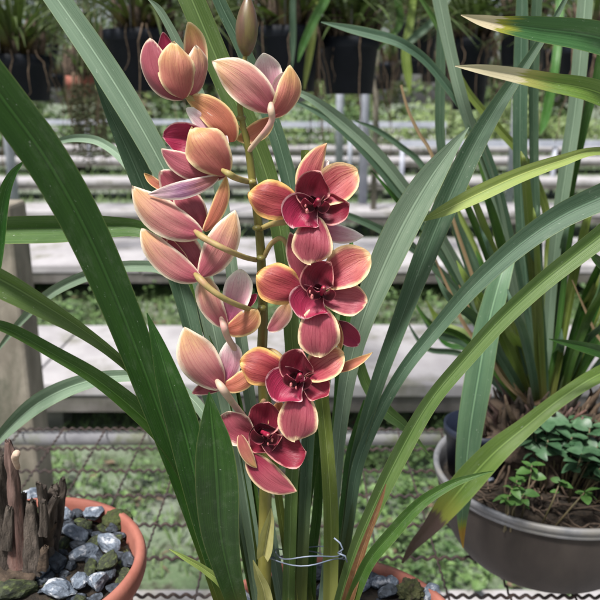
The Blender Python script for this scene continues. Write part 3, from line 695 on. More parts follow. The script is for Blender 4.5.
# small broad-leaved weed in the bowl
def oval(mb, base, dr, l, wd, up=Vector((0,0,1)), mi=0, droop=.35):
    dr = dr.normalized(); s_ = dr.cross(up); s_ = s_.normalized() if s_.length > .05 else Vector((1,0,0)); nn = s_.cross(dr).normalized()
    vs = []; N = 7
    for i in range(N):
        t = i/(N-1); f = (math.sin(math.pi*(t*.93+.035)**.85))**.8
        c = base+dr*l*t-Vector((0,0,1))*droop*l*t*t
        for j in (-1,-.5,0,.5,1): vs.append(c+s_*wd*.5*f*j+nn*abs(j)*wd*.10*f)
    mb.add(vs, [(i*5+j,i*5+j+1,(i+1)*5+j+1,(i+1)*5+j) for i in range(N-1) for j in range(4)], mi)
def bushy(name, label, spots, mat, lsz, n, zlo):
    c0 = spots[0]; t = thing(name, label, 'plant', (c0.x, c0.y, zlo))
    st_ = MB(); lf = MB()
    for c in spots:
        base = Vector((c0.x*.4+c.x*.6+R.gauss(0,.004), c0.y*.4+c.y*.6, zlo)); st_.tube([base, (base+c)/2+Vector((R.gauss(0,.003),0,.004)), c], [.0012,.001,.0008], 6)
        for k in range(n):
            a = k*2.4+R.uniform(-.3,.3); el = R.uniform(.0,.7); dr = Vector((math.cos(a)*math.cos(el), math.sin(a)*math.cos(el), math.sin(el)))
            oval(lf, c-Vector((0,0,.004*k*R.random())), dr, (z_:=lsz*R.uniform(.5,1.2)), z_*.72*R.uniform(.85,1.1), up=Vector((R.gauss(0,.35),R.gauss(0,.35),1)), droop=R.uniform(.1,.6))
    st_.build('stem', 'olivest', t); lf.build('foliage', mat, t)
M['olivest'] = plain('weed_stem', (.10,.09,.04), (.17,.13,.07), 60, .6, .2, .0005)
zl = btop-.02
sp1 = [P(px,py,d) for px,py,d in ((560,428,.80),(572,437,.78),(590,428,.79),(598,446,.77),(548,440,.78),(535,428,.79),(585,452,.76),(603,470,.76),(568,420,.82),(615,430,.78),(545,419,.80),(630,455,.76))]
bushy('creeping_weed', 'leafy weed with oval grey green leaves filling the right of the bowl', sp1+[c+Vector((R.gauss(0,.016),R.gauss(0,.016),R.uniform(-.03,.0))) for c in sp1+sp1], 'fern2', .024, 7, zl)
sp2 = [P(px,py,d) for px,py,d in ((512,488,.715),(524,494,.71),(508,497,.71),(517,480,.73),(532,465,.74),(520,470,.745),(560,482,.73),(585,492,.72))]
bushy('creeping_weed', 'small bright weed just inside the front rim of the bowl', sp2, 'fern', .017, 6, zl)
lt = MB()
for k in range(60):
    a = R.uniform(3.2,6.3); q = R.uniform(.02,.12); b0 = Vector((bc.x+math.cos(a)*q, bc.y+math.sin(a)*q, btop-.014)); pts = [b0]; a2 = R.uniform(0,6.3)
    for j in range(5):
        a2 += R.gauss(0,.5); nx = pts[-1]+Vector((math.cos(a2),math.sin(a2),R.gauss(0,.15)))*.009
        if (nx-Vector((bc.x,bc.y,nx.z))).length > BR*.88: break
        nx.z = max(nx.z, btop-.017); pts.append(nx)
    if len(pts) > 2: lt.tube(pts, R.uniform(.0007,.0015), 5)
tag(lt.build('dry_roots', 'rootd'), 'litter of thin dry roots on the soil of the bowl', 'roots', kind='stuff')

# ------------------------------------------------------------------ plant beyond the right edge whose leaves reach into view
op = Vector((.50, .80, 0)); oc = Vector((op.x, op.y, TZ+.15))
pot('terracotta_pot', (op.x, op.y), .09, .14, 'terracotta pot beyond the right edge holding the yellow tipped leaves')
fill((op.x,op.y), .075, TZ+.125, 'potting_soil', 'potting soil of the pot beyond the right edge')
on = thing('orchid_plant', 'orchid at the right edge whose cream tipped leaves point left into view', 'orchid', (op.x,op.y,TZ+.13))
r_ = Vector((op.x,op.y,TZ+.135))-CAM
zz_ = r_.dot(CF); OX, OY = 300+r_.x/zz_*F, 300-r_.dot(CU)/zz_*F
def ol(pts, mat, **k): return leaf(on, pts+[(OX-30,OY-140,.79,14),(OX,OY,.80,12)], mat, n=60, **k)
ol([(461,15,.56,1),(480,20,.56,10),(500,24,.56,15),(540,29,.565,24),(600,38,.58,31),(660,60,.62,32),(720,140,.70,24)], 'creamtip', fold=.2, label='dark leaf with a cream tip')
ol([(455,66,.56,1),(480,69,.56,9),(510,74,.565,14),(550,82,.57,18),(600,93,.58,23),(660,125,.62,24),(715,200,.70,20)], 'creamtip2', fold=.2, label='light green leaf with a long cream tip')
ol([(419,222,.56,1),(445,210,.56,12),(480,193,.565,17),(520,175,.57,15),(560,161,.58,12),(600,151,.59,8),(660,160,.63,10),(712,230,.70,12)], 'yellow', fold=.3)
ol([(402,563,.64,2),(414,545,.64,9),(428,530,.64,14),(445,509,.64,22),(466,483,.64,27),(495,452,.64,24),(525,427,.645,18),(560,399,.65,15),(600,374,.66,16),(650,355,.70,16),(700,380,.74,14)], 'browntip', fold=.2, label='drooping leaf ending in a dead brown tip')
ol([(549,339,.62,1),(575,345,.63,9),(605,353,.64,13),(650,368,.68,15),(700,400,.73,14)], 'dark', fold=.3)
ol([(590,250,.62,1),(600,262,.62,10),(640,290,.66,18),(690,340,.72,16)], 'dark')
for k in range(4):
    v, f = lump(Vector((op.x+R.gauss(0,.02),op.y+R.gauss(0,.02),TZ+.15)), .017, 'bulb', k, .15, 1.7, 3); link('pseudobulb', v, f, 'bulb', on)

# ------------------------------------------------------------------ MAIN ORCHID
mo = thing('orchid_plant', 'flowering orchid with orange rimmed crimson blooms in the centre', 'orchid', (mp.x,mp.y,mtop-.02))
def ml(pts, mat, ws=.80, **k):
    return leaf(mo, [(a[0],a[1],a[2],a[3]*(ws if a[1] < 600 else .95))+tuple(a[4:]) for a in pts], mat, **k)
# left side
ml([(-70,-20,.36,34),(-35,45,.37,48),(0,95,.385,54),(45,157,.405,54),(85,228,.425,51),(122,312,.445,45),(155,400,.46,38),(185,485,.475,30),(210,560,.485,24),(232,630,.495,18)], 'dark', fold=.20, n=60)
ml([(147,313,.44,1),(158,345,.442,15),(171,388,.447,29),(184,430,.455,34),(196,480,.463,32),(211,540,.475,27),(234,620,.49,18)], 'dark', ws=.95, fold=.16)
ml([(209,392,.42,1),(211,415,.42,18),(214,445,.422,36),(217,485,.428,43),(220,530,.44,38),(229,575,.455,26),(244,625,.475,18)], 'dark', ws=1, fold=.14)
ml([(-60,258,.40,36),(-25,270,.405,36),(5,284,.41,34),(40,304,.42,27),(80,329,.435,17),(115,355,.45,12),(150,388,.465,11),(190,440,.48,11),(220,510,.49,12),(245,620,.50,13)], 'pale', tilt=-20, fold=.5)
ml([(-50,322,.41,10),(-10,324,.415,12),(15,332,.42,15),(55,354,.43,17),(97,379,.445,20),(137,411,.46,24),(166,442,.47,22),(193,490,.48,20),(218,550,.488,18),(243,625,.50,14)], 'mid', tilt=15, fold=.45)
ml([(-16,458,.62,2),(4,433,.61,15),(38,403,.60,23),(78,384,.585,21),(120,376,.57,15),(165,381,.55,14),(205,415,.53,14),(238,495,.515,15),(262,620,.505,13)], 'grey', fold=.3)
ml([(-70,238,.60,26),(-25,232,.59,32),(15,230,.58,34),(60,229,.57,34),(105,227,.56,28),(143,230,.55,20),(178,252,.54,18),(207,310,.53,18),(235,400,.52,16),(255,510,.51,14),(268,620,.505,13)], 'mid', fold=.45, n=56)
ml([(-10,360,.70,2),(20,322,.69,9),(52,292,.67,13),(95,273,.65,14),(135,266,.63,14),(172,275,.60,14),(210,330,.57,14),(240,430,.54,14),(268,620,.51,12)], 'grey', fold=.3)
ml([(35,150,.70,2),(59,141,.70,7),(80,138,.69,10),(102,143,.68,11),(127,164,.66,12),(160,215,.63,13),(200,310,.58,13),(240,440,.54,13),(270,620,.51,12)], 'grey', fold=.3)
ml([(-5,-95,.54,20),(27,-45,.54,25),(58,0,.54,26),(90,46,.54,28),(120,92,.54,29),(147,138,.54,27),(170,182,.54,25),(190,230,.535,24),(206,295,.53,22),(223,375,.52,20),(243,480,.51,16),(265,620,.505,13)], 'grey', ws=.95, fold=.35, n=60)
ml([(92,72,.57,1),(108,108,.57,13),(128,150,.57,25),(147,195,.57,29),(166,245,.565,27),(180,285,.56,26),(192,330,.55,22),(208,390,.54,20),(228,460,.53,18),(262,620,.51,14)], 'teal', tilt=15, fold=.3)
ml([(147,-2,.58,1),(158,8,.58,8),(168,24,.58,10),(179,46,.58,12),(193,80,.58,14),(207,120,.575,15),(222,200,.57,16),(240,330,.55,15),(262,480,.53,14),(285,620,.51,12)], 'grey', fold=.3)
ml([(150,-110,.55,24),(170,-50,.55,32),(192,0,.55,32),(211,45,.55,32),(231,92,.55,31),(251,135,.55,29),(268,180,.55,26),(281,235,.545,23),(290,310,.54,20),(294,400,.53,18),(291,500,.52,16),(288,620,.51,13)], 'pale', fold=.3, n=60)
ml([(185,-110,.58,14),(202,-50,.58,16),(219,0,.58,16),(241,45,.58,18),(263,98,.58,20),(281,150,.575,20),(295,210,.57,20),(306,300,.56,18),(309,400,.54,17),(305,500,.53,15),(300,620,.51,12)], 'teal', fold=.3, n=60)
ml([(169,549,.45,1),(185,558,.452,6),(205,570,.458,9),(226,588,.465,12),(250,625,.48,12)], 'yellow', fold=.3)
# centre
ml([(305,150,.53,8),(308,240,.53,13),(315,330,.525,14),(322,400,.52,14),(327,450,.515,14),(331,520,.51,15),(330,620,.505,15)], 'olive', ws=1, fold=.4)
ml([(332,240,.58,2),(330,300,.575,14),(322,380,.565,22),(313,440,.555,23),(304,500,.545,20),(299,560,.53,15),(297,625,.51,12)], 'dark', fold=.3)
ml([(352,230,.60,2),(348,300,.59,16),(342,370,.58,17),(338,440,.565,14),(334,520,.55,11),(328,620,.52,10)], 'mid', fold=.3)
ml([(268,380,.54,3),(272,440,.535,9),(279,500,.53,10),(288,560,.52,11),(296,625,.51,12)], 'olive', fold=.4)
ml([(205,372,.55,3),(222,440,.545,12),(240,500,.54,13),(258,550,.53,14),(278,625,.51,14)], 'olive', fold=.4)
ml([(232,400,.56,3),(236,450,.555,12),(240,500,.55,13),(247,560,.54,12),(262,625,.51,12)], 'mid', fold=.4)
ml([(288,400,.55,3),(290,450,.55,10),(296,520,.54,11),(305,580,.53,12),(312,625,.51,12)], 'mid', fold=.4)
ml([(258,420,.57,3),(250,470,.565,14),(248,520,.555,15),(256,580,.54,14),(270,625,.51,12)], 'dark', fold=.4)
ml([(318,440,.56,3),(318,500,.555,12),(312,560,.54,12),(310,625,.52,12)], 'mid', fold=.4)
# right side
ml([(469,127,.55,1),(452,148,.55,15),(428,182,.55,32),(403,225,.55,38),(381,272,.55,35),(363,318,.55,27),(350,365,.55,21),(340,430,.54,16),(333,510,.53,13),(322,620,.51,12)], 'grey', ws=.86, fold=.25, n=60)
ml([(600,-70,.60,3),(573,-15,.60,5),(551,25,.60,8),(525,65,.595,13),(498,105,.59,20),(472,150,.585,27),(447,203,.58,30),(424,258,.575,28),(400,322,.565,22),(377,385,.555,18),(357,455,.545,15),(346,530,.53,12),(330,625,.51,12)], 'teal', fold=.35, n=70)
ml([(690,165,.56,34),(640,182,.56,35),(600,198,.56,34),(560,217,.56,31),(518,246,.56,27),(472,288,.56,22),(434,332,.56,18),(404,370,.555,16),(380,412,.55,15),(358,465,.54,15),(348,530,.53,13),(333,625,.51,12)], 'teal', fold=.35, n=60)
ml([(700,150,.50,26),(650,190,.50,27),(610,228,.50,27),(575,256,.50,25),(540,284,.50,23),(500,321,.50,22),(462,363,.50,20),(430,402,.50,20),(402,450,.50,22),(375,505,.50,20),(352,560,.50,17),(334,625,.505,14)], 'pale', fold=.3, tilt=15, n=60)
ml([(494,471,.47,1),(475,476,.47,6),(450,485,.47,11),(420,504,.472,15),(391,535,.475,17),(366,567,.48,16),(345,620,.49,14)], 'mid', fold=.4)
ml([(429,454,.60,1),(417,440,.60,6),(403,425,.60,13),(385,410,.60,18),(367,385,.60,14),(352,350,.60,12),(338,400,.59,10),(330,500,.55,10),(325,620,.52,10)], 'pale', fold=.3)
ml([(365,400,.60,4),(352,450,.59,13),(345,500,.57,12),(338,560,.55,12),(325,625,.52,12)], 'dark', fold=.3)
leaf(mo, [(386,484,.492,1),(381,500,.490,4),(372,524,.489,6),(362,551,.488,8),(352,585,.486,12),(342,620,.49,12)], 'dryred' if 'dryred' in M else 'dry', name='sheath')
# pseudobulbs at the crown
for px,py,d,r in ((268,650,.50,.014),(300,652,.51,.015),(332,655,.50,.014),(350,660,.49,.013),(285,665,.48,.013)):
    v, f = lump(P(px,py,d), r, 'bulb', px, .12, 1.6, 3); link('pseudobulb', v, f, 'bulb', mo)

# flower spike
SD = .50
spike = [(246,50,.485,4.5),(243,75,.486,5.5),(240,105,.488,6),(243,125,.489,6.5),(248,147,.49,7.5),(252,177,.492,8),(256,205,.493,8.5),(260,240,.495,9),(262,280,.496,9.5),(263,320,.497,10),(262,360,.498,10.5),(264,400,.499,11),(266,450,.50,12),(265,520,.50,13),(264,620,.50,14)]
spk = ptube('flower_spike', spike, 'stem', mo, n=14, k=90)
for x,y in ((240,84),(241,118),(252,182),(257,228),(261,258),(262,308),(263,352)):   # nodes
    v, f = lump(P(x,y,.489), .0034, 'stem', x, .1, .7, 2)
    nd = link('node', v, f, 'stem', mo)
def bract(pts): return leaf(mo, pts, 'bractl', name='bract', fold=.9, n=20)
M['bractl'] = leaf_mat('bract_leaf', (.34,.31,.12), (.46,.42,.2), spots=.2)
bract([(271,508,.488,1),(270,520,.487,9),(267,535,.487,14),(265,548,.487,15),(263,558,.488,11)])
bract([(253,560,.478,1),(258,575,.478,9),(264,592,.48,14),(268,620,.482,16)])

# bud at the top
def budmesh(root, x0, y0, x1, y1, w, d, mat='bud', name='bud'):
    N, n = 20, 16; A, B = P(x0,y0,d), P(x1,y1,d); W = w*.5*S((x0+x1)/2,(y0+y1)/2,d); ax = (B-A).normalized(); s1 = ax.orthogonal().normalized(); s2 = ax.cross(s1)
    vs = []
    for i in range(N):
        t = i/(N-1); f = max(.03, (math.sin(math.pi*(t*.94+.03)**.85))**.75)
        for j in range(n):
            a = 2*math.pi*j/n; g_ = 1-.07*abs(math.cos(a*1.5+.6))**6
            vs.append(A+(B-A)*t+(s1*math.cos(a)+s2*math.sin(a))*W*f*g_)
    fs = [(i*n+j,i*n+(j+1)%n,(i+1)*n+(j+1)%n,(i+1)*n+j) for i in range(N-1) for j in range(n)]+[tuple(reversed(range(n))), tuple((N-1)*n+j for j in range(n))]
    return link(name, vs, fs, mat, root)
budmesh(mo, 246,56, 248,-4, 23, .485).__setitem__('label','closed olive brown bud at the top of the spike')

# ---- open flowers
def flower(ped, mat='pedicel', n=12):
    """the flower object is its stalk; petals, lip and column are its children"""
    return ptube('flower', ped, mat, mo, n=n, k=24)
def column(fl, x, y, d, ang=0):
    mb = MB(); dx, dy = math.cos(ang), math.sin(ang)
    q = [(x-5*dx,y-5*dy,d+.005,4.5),(x-2*dx,y-2*dy,d,4.8),(x+1*dx,y+1*dy,d-.003,5.4),(x+2.5*dx,y+2.5*dy,d-.005,5.0),(x+3.2*dx,y+3.2*dy,d-.006,2)]
    qq = cr(q, 12); mb.tube([P(a[0],a[1],a[2]) for a in qq], [a[3]*.5*S(a[0],a[1],a[2]) for a in qq], 12)
    c_ = mb.build('column', 'column', fl)
    v, f = lump(P(x+2.2*dx,y+2.2*dy,d-.0065), 1.5*S(x,y,d), 'anther', x, .2, .9, 2); link('anther_cap', v, f, 'anther2', fl)
    return c_
def throat(fl, x, y, d, sx=1, sy=1):
    """two upright side lobes and a dark throat round the column"""
    PX(fl, x-1,y+5, x-11*sx,y-5*sy, 11, 'p_throat', d, .0,.7, .5, tilt=25, a=.5, b=.5, bow=(-2,2,-.2), name='lip_lobe')
    PX(fl, x+2,y+6, x+9*sx,y-2*sy, 10, 'p_throat', d, .0,.6, .5, tilt=-25, a=.5, b=.5, bow=(2,2,-.2), name='lip_lobe')
    PX(fl, x-4,y-7, x-2,y+9, 15, 'p_dark', d, -.1,.1, .5, a=.5, b=.5, bow=(0,0,-.3), name='throat')
def ridges(fl, pts, d):
    mb = MB()
    for x,y,w_ in pts:
        v, f = lump(P(x,y,d), w_*.75*S(x,y,d), 'anther', x, .45, 1.9, 3); mb.add(v, f)
    mb.build('lip_callus', 'anther', fl)
PX = petal
# F1
d = .468
f1 = flower([(260,229,.492,5),(272,224,.488,6),(288,221,.478,7),(298,216,.484,6),(306,209,.487,4)])
PX(f1, 303,196, 327,143, 24, 'p_coral', d, -.9,-1.3, -.35, a=.55, b=.75, bow=(-4,-2,0), name='sepal')
PX(f1, 306,190, 329,160, 14, 'p_pale', d, -1.0,-1.5, .2, a=.6, b=.7, name='sepal')
PX(f1, 318,203, 358,171, 38, 'p_coral', d, -.5,-.5, .30, tilt=12, a=.7, b=.50, bow=(-1,-3,.3))
PX(f1, 300,205, 249,192, 40, 'p_orange', d, -.7,-.3, -.30, a=.62, b=.46, bow=(0,2,.5))
PX(f1, 318,227, 364,236, 19, 'p_pale', d, -.9,-1.2, -.3, a=.6, b=.75, bow=(0,3,0), name='sepal')
PX(f1, 313,206, 321,172, 36, 'p_crimson', d, -.1,.5, .34, a=.6, b=.58, bow=(-4,0,-.3))
PX(f1, 317,211, 349,203, 33, 'p_crimson', d, -.1,.5, .34, a=.6, b=.58, bow=(0,2,-.3))
PX(f1, 316,203, 294,228, 44, 'p_magenta', d, .05,.7, .44, a=.62, b=.43, bow=(-3,-3,-.4), name='lip')
PX(f1, 314,217, 311,264, 40, 'p_rose', d, -.2,.5, -.12, a=.60, b=.40, bow=(0,0,.5), name='lip')
throat(f1, 316,203, d-.002); column(f1, 317,202, d-.004, -1.0); ridges(f1, [(307,211,2.0),(305.5,206,1.3)], d-.008)
# F2
d = .466
f2 = flower([(264,257,.494,5),(272,243,.490,5),(284,240,.484,5),(297,270,.486,5),(310,288,.486,4)])
PX(f2, 306,285, 290,232, 22, 'p_dusk', d, -.9,-1.4, .3, a=.6, b=.7, name='sepal')
PX(f2, 324,287, 371,256, 40, 'p_coral', d, -.5,-.5, .30, tilt=10, a=.7, b=.50, bow=(-1,-4,.3))
PX(f2, 304,290, 257,274, 42, 'p_orange', d, -.7,-.3, -.30, a=.62, b=.46, bow=(0,3,.5))
PX(f2, 333,322, 359,345, 22, 'p_magenta', d, -1.1,-1.4, .3, a=.6, b=.5, name='sepal')
PX(f2, 334,318, 341,350, 11, 'p_ochre', d, -.9,-.9, .3, a=.6, b=.7, name='sepal')
PX(f2, 317,293, 330,262, 36, 'p_crimson', d, -.1,.5, .34, a=.6, b=.58, bow=(-5,0,-.3))
PX(f2, 322,300, 367,303, 32, 'p_rose', d, -.1,.3, .35, a=.62, b=.42, bow=(0,-2,-.2))
PX(f2, 321,291, 305,319, 42, 'p_magenta', d, .05,.7, .44, a=.62, b=.43, bow=(-3,-3,-.4), name='lip')
PX(f2, 319,305, 319,357, 42, 'p_rose', d, -.2,.5, -.12, a=.60, b=.40, bow=(0,0,.5), name='lip')
throat(f2, 322,291, d-.002); column(f2, 323,290, d-.004, -1.2); ridges(f2, [(312,297,2.0),(310,292,1.3)], d-.008)
# F3
d = .464
f3 = flower([(263,350,.496,5),(274,352,.488,6),(285,362,.484,6),(295,376,.485,4)])
PX(f3, 289,378, 240,362, 38, 'p_orange', d, -1.3,-.7, -.30, a=.62, b=.46, bow=(0,-2,.5))
PX(f3, 306,378, 344,354, 34, 'p_coral', d, -.5,-.3, .25, tilt=10, a=.7, b=.50, bow=(-1,-2,.3))
PX(f3, 332,370, 373,352, 10, 'p_ochre', d, -.9,-.9, .4, a=.6, b=.8, bow=(0,3,0), name='sepal')
PX(f3, 298,380, 303,352, 36, 'p_crimson', d, -.1,.5, .34, a=.6, b=.46, bow=(-4,0,-.3))
PX(f3, 302,382, 328,396, 28, 'p_crimson', d, -.1,.4, .45, a=.62, b=.58, bow=(1,-2,-.2))
PX(f3, 303,374, 277,402, 42, 'p_magenta', d, .05,.7, .44, a=.62, b=.43, bow=(-3,-3,-.4), name='lip')
PX(f3, 302,391, 295,441, 39, 'p_rose', d, -.2,.5, -.12, a=.60, b=.40, bow=(0,0,.5), name='lip')
throat(f3, 298,379, d-.002); column(f3, 299,377, d-.004, -1.1); ridges(f3, [(291,385,1.8),(296,388,1.2)], d-.008)
# F4
d = .462
f4 = flower([(264,400,.496,5),(260,408,.488,6),(259,418,.484,6),(260,428,.484,4)])
PX(f4, 254,436, 226,412, 34, 'p_dusk', d, -.3,-.2, .40, tilt=20, a=.65, b=.45, bow=(-4,3,.2))
PX(f4, 262,436, 268,402, 34, 'p_crimson', d, -.3,.0, .34, a=.6, b=.40, bow=(0,0,-.3))
PX(f4, 271,430, 281,400, 14, 'p_ochre', d, -.6,-.5, -.2, a=.6, b=.6, name='sepal')
PX(f4, 258,424, 270,452, 36, 'p_crimson', d, .0,.2, .44, a=.55, b=.4, bow=(0,0,-.5))
PX(f4, 262,438, 306,452, 32, 'p_crimson', d, .1,.4, .50, a=.6, b=.45, bow=(4,6,-.2), name='lip')
PX(f4, 240,435, 257,468, 12, 'p_tan', d, .4,.7, -.5, a=.5, b=.6, bow=(-2,2,.2))
PX(f4, 250,455, 297,491, 27, 'p_rose', d, .1,.2, -.20, a=.5, b=.7, bow=(-4,5,.4), name='sepal')
throat(f4, 265,435, d-.002); column(f4, 266,434, d-.003, .5); ridges(f4, [(272,440,1.6),(268,444,1.2)], d-.006)

# ---- half open flowers seen from behind
d = .480
b2 = flower([(243,130,.490,4),(222,116,.489,4.5),(200,104,.486,5.5),(184,94,.482,7)], 'pedicel')
PX(b2, 188,92, 188,22, 24, 'p_tan', d, -.9,-.5, .4, tilt=-20, a=.6, b=.6, bow=(7,0,0))
PX(b2, 180,90, 163,32, 18, 'p_magenta', d, -.6,-.5, .4, a=.6, b=.6, bow=(-2,0,0), name='lip')
PX(b2, 184,98, 150,38, 31, 'p_dusk', d, .1,-.1, -.5, tilt=25, a=.62, b=.55, bow=(-10,6,.2))
PX(b2, 184,98, 175,42, 38, 'p_tan', d, .2,.2, -.55, a=.60, b=.58, bow=(-3,0,.5), name='sepal')
PX(b2, 188,96, 196,45, 22, 'p_back', d, -.2,-.3, -.5, tilt=-35, a=.6, b=.5, bow=(7,2,.1))
d = .482
b3 = flower([(248,152,.490,5),(257,141,.483,5.5),(267,129,.474,6),(272,119,.471,6.5),(271,110,.4695,7.5),(271,104,.476,5)], 'pedicelp')
PX(b3, 271,110, 264,53, 31, 'p_pale', d, -.5,-.5, .30, a=.7, b=.55, bow=(1,0,-.3))
PX(b3, 272,112, 213,61, 38, 'p_back', d, -.1,.2, -.25, a=.60, b=.66, bow=(3,-3,.6), name='sepal')
PX(b3, 272,116, 290,65, 24, 'p_tan', d, -.1,-.2, -.35, tilt=-25, a=.6, b=.5, bow=(8,4,.3), name='sepal')
PX(b3, 273,114, 284,72, 18, 'p_pale', d, -.4,-.5, .3, a=.6, b=.6, bow=(0,0,0))
PX(b3, 272,118, 236,139, 19, 'p_ochre', d, -.5,-.8, .2, a=.55, b=.6, bow=(2,4,0), name='sepal')
d = .475
b4 = flower([(253,182,.490,5),(246,181,.487,6),(236,178,.470,6.5),(229,174,.462,7),(222,170,.470,4)], 'pedicel')
PX(b4, 232,142, 186,97, 28, 'p_ochre', d, -.9,-.9, -.2, a=.5, b=.5, bow=(8,-4,.2), name='sepal')
PX(b4, 226,150, 186,108, 22, 'p_pale', d, -.7,-.8, .2, a=.6, b=.6, bow=(3,-2,0))
PX(b4, 214,152, 163,138, 33, 'p_magenta', d, -.4,-.3, .4, a=.6, b=.5, bow=(-2,-6,-.3), name='lip')
PX(b4, 226,174, 161,149, 24, 'p_dusk', d, -.1,.0, -.4, a=.55, b=.6, bow=(-3,6,.3), name='sepal')
PX(b4, 228,175, 193,128, 44, 'p_tan', d, .2,.3, -.50, a=.60, b=.52, bow=(-3,-2,.7), name='sepal')
PX(b4, 218,177, 148,194, 17, 'p_lilac', d, .2,.9, -.2, a=.6, b=.65, bow=(2,4,.3), name='sepal')
d = .472
b5 = flower([(256,260,.492,5),(244,257,.474,5.5),(227,250,.455,6),(211,242,.455,6.5),(201,236,.4585,7),(195,231,.470,4)], 'pedicel')
PX(b5, 196,226, 160,171, 34, 'p_dusk', d, -.6,-.8, .3, a=.6, b=.5, bow=(4,-2,0))
PX(b5, 168,190, 144,173, 9, 'p_ochre', d, -1.0,-1.2, .3, a=.6, b=.6, bow=(0,2,0))
PX(b5, 201,231, 172,190, 28, 'p_dusk', d, -.2,-.3, -.3, a=.6, b=.6, bow=(4,-4,.1))
PX(b5, 202,234, 133,186, 35, 'p_back', d, .1,.2, -.45, a=.60, b=.66, bow=(-5,7,.5), name='sepal')
PX(b5, 204,231, 226,176, 15, 'p_ochre', d, .1,-.2, -.4, a=.55, b=.6, bow=(4,3,.1), name='sepal')
d = .472
b6 = flower([(259,312,.493,5),(243,307,.474,5.5),(225,299,.460,6),(209,288,.458,6.5),(200,279,.4605,7.5),(195,274,.470,4)], 'pedicel')
PX(b6, 198,274, 168,235, 30, 'p_dusk', d, -.3,-.4, .3, a=.6, b=.45, bow=(3,-3,0))
PX(b6, 188,262, 160,233, 10, 'p_rose', d, -.2,-.3, -.2, a=.6, b=.6)
PX(b6, 200,279, 142,228, 29, 'p_back', d, .1,.2, -.45, a=.58, b=.6, bow=(-5,6,.5), name='sepal')
PX(b6, 201,276, 235,210, 32, 'p_back', d, .0,.0, -.45, a=.58, b=.66, bow=(3,3,.5), name='sepal')
d = .478
b7 = flower([(262,372,.496,5),(250,366,.49,5.5),(240,356,.485,6),(228,338,.472,6.5),(224,326,.467,7.5),(221,318,.474,4)], 'pedicelp')
PX(b7, 226,322, 241,269, 29, 'p_pale', d, -.3,-.4, .3, a=.65, b=.5, bow=(3,0,0))
PX(b7, 238,312, 257,294, 10, 'p_magenta', d, -.5,-.5, .3, a=.6, b=.5, name='lip')
PX(b7, 227,326, 206,275, 25, 'p_back', d, .0,.0, -.4, a=.58, b=.5, bow=(-6,3,.4), name='sepal')
PX(b7, 225,330, 257,309, 24, 'p_ochre', d, -.1,-.1, -.3, a=.58, b=.55, bow=(4,4,.3), name='sepal')
PX(b7, 268,330, 288,301, 18, 'p_back', d, -.9,-1.1, .2, a=.6, b=.55, bow=(3,3,0), name='sepal')
d = .474
b8 = flower([(264,440,.496,5),(256,432,.488,5.5),(247,421,.482,6.5),(232,402,.470,7),(222,388,.462,8.5),(217,381,.470,5)], 'pedicelp')
PX(b8, 223,382, 229,341, 24, 'p_pale', d, -.3,-.4, -.2, a=.6, b=.5, bow=(4,0,0))
PX(b8, 222,388, 192,394, 13, 'p_dusk', d, -.4,-.6, .2, a=.55, b=.6, bow=(0,-3,0))
PX(b8, 223,387, 252,369, 19, 'p_ochre', d, -.1,-.2, -.3, a=.55, b=.55, bow=(3,4,.2), name='sepal')
PX(b8, 224,386, 184,327, 38, 'p_back', d, .1,.2, -.45, a=.60, b=.66, bow=(-4,5,.6), name='sepal')

# tie wire holding the stems
tw = MB(); pts = []
for i in range(60):
    a = i/59*math.pi*3.9; pts.append(P(308+(33+a*.5)*math.cos(a)+2*math.sin(a*2.6), 550+7*math.sin(a)+2*math.sin(a*3.3)+a*.9, .506-.034*math.sin(a)))
tw.tube(pts, .00055, 6)
tw.tube([P(338,553,.478),P(343,549,.477),P(340,543,.478),P(334,538,.480)], .0007, 6); tw.tube([P(338,553,.478),P(345,556,.477),P(347,562,.479)], .0007, 6)
tag(tw.build('tie_wire', 'wire', origin=P(312,553,.48)), 'blue grey wire looped round the orchid stems near the pot', 'wire')

# ------------------------------------------------------------------ hanging pots with plants
def hpot(px0, px1, pyt, pyb, d, label, group='black pots hanging in the background', mat='black'):
    px = (px0+px1)/2; T, Bm = P(px,pyt,d), P(px,pyb,d); r = (px1-px0)*.5*S(px,pyt,d); h = T.z-Bm.z
    t = thing('hanging_pot', label, 'hanging pot', (T.x,T.y,Bm.z), group)
    mb = MB(); mb.lathe((T.x,T.y,Bm.z), [(0,.003),(r*.76,.003),(r*.80,0),(r*.93,h-.03),(r*.97,h-.03),(r,h-.028),(r,h),(r*.96,h),(r*.93,h-.03),(r*.8,h*.4)], 40)
    mb.build('pot_body', mat, t)
    mb = MB()
    for k in range(3):
        a = k*2.094+.5; mb.tube([(T.x+math.cos(a)*r*.98,T.y+math.sin(a)*r*.98,T.z-.01),(T.x,T.y,3.0)], .0018, 6)
    mb.build('hanger', 'hang', t)
    mb = MB(); mb.lathe((T.x,T.y,T.z-.02), [(0,.015),(r*.92,0),(r*.9,-.02)], 24); tag(mb.build('potting_soil', 'soil', origin=(T.x,T.y,T.z-.02)), 'dark soil in the '+label, 'soil', kind='stuff')
    return T, r
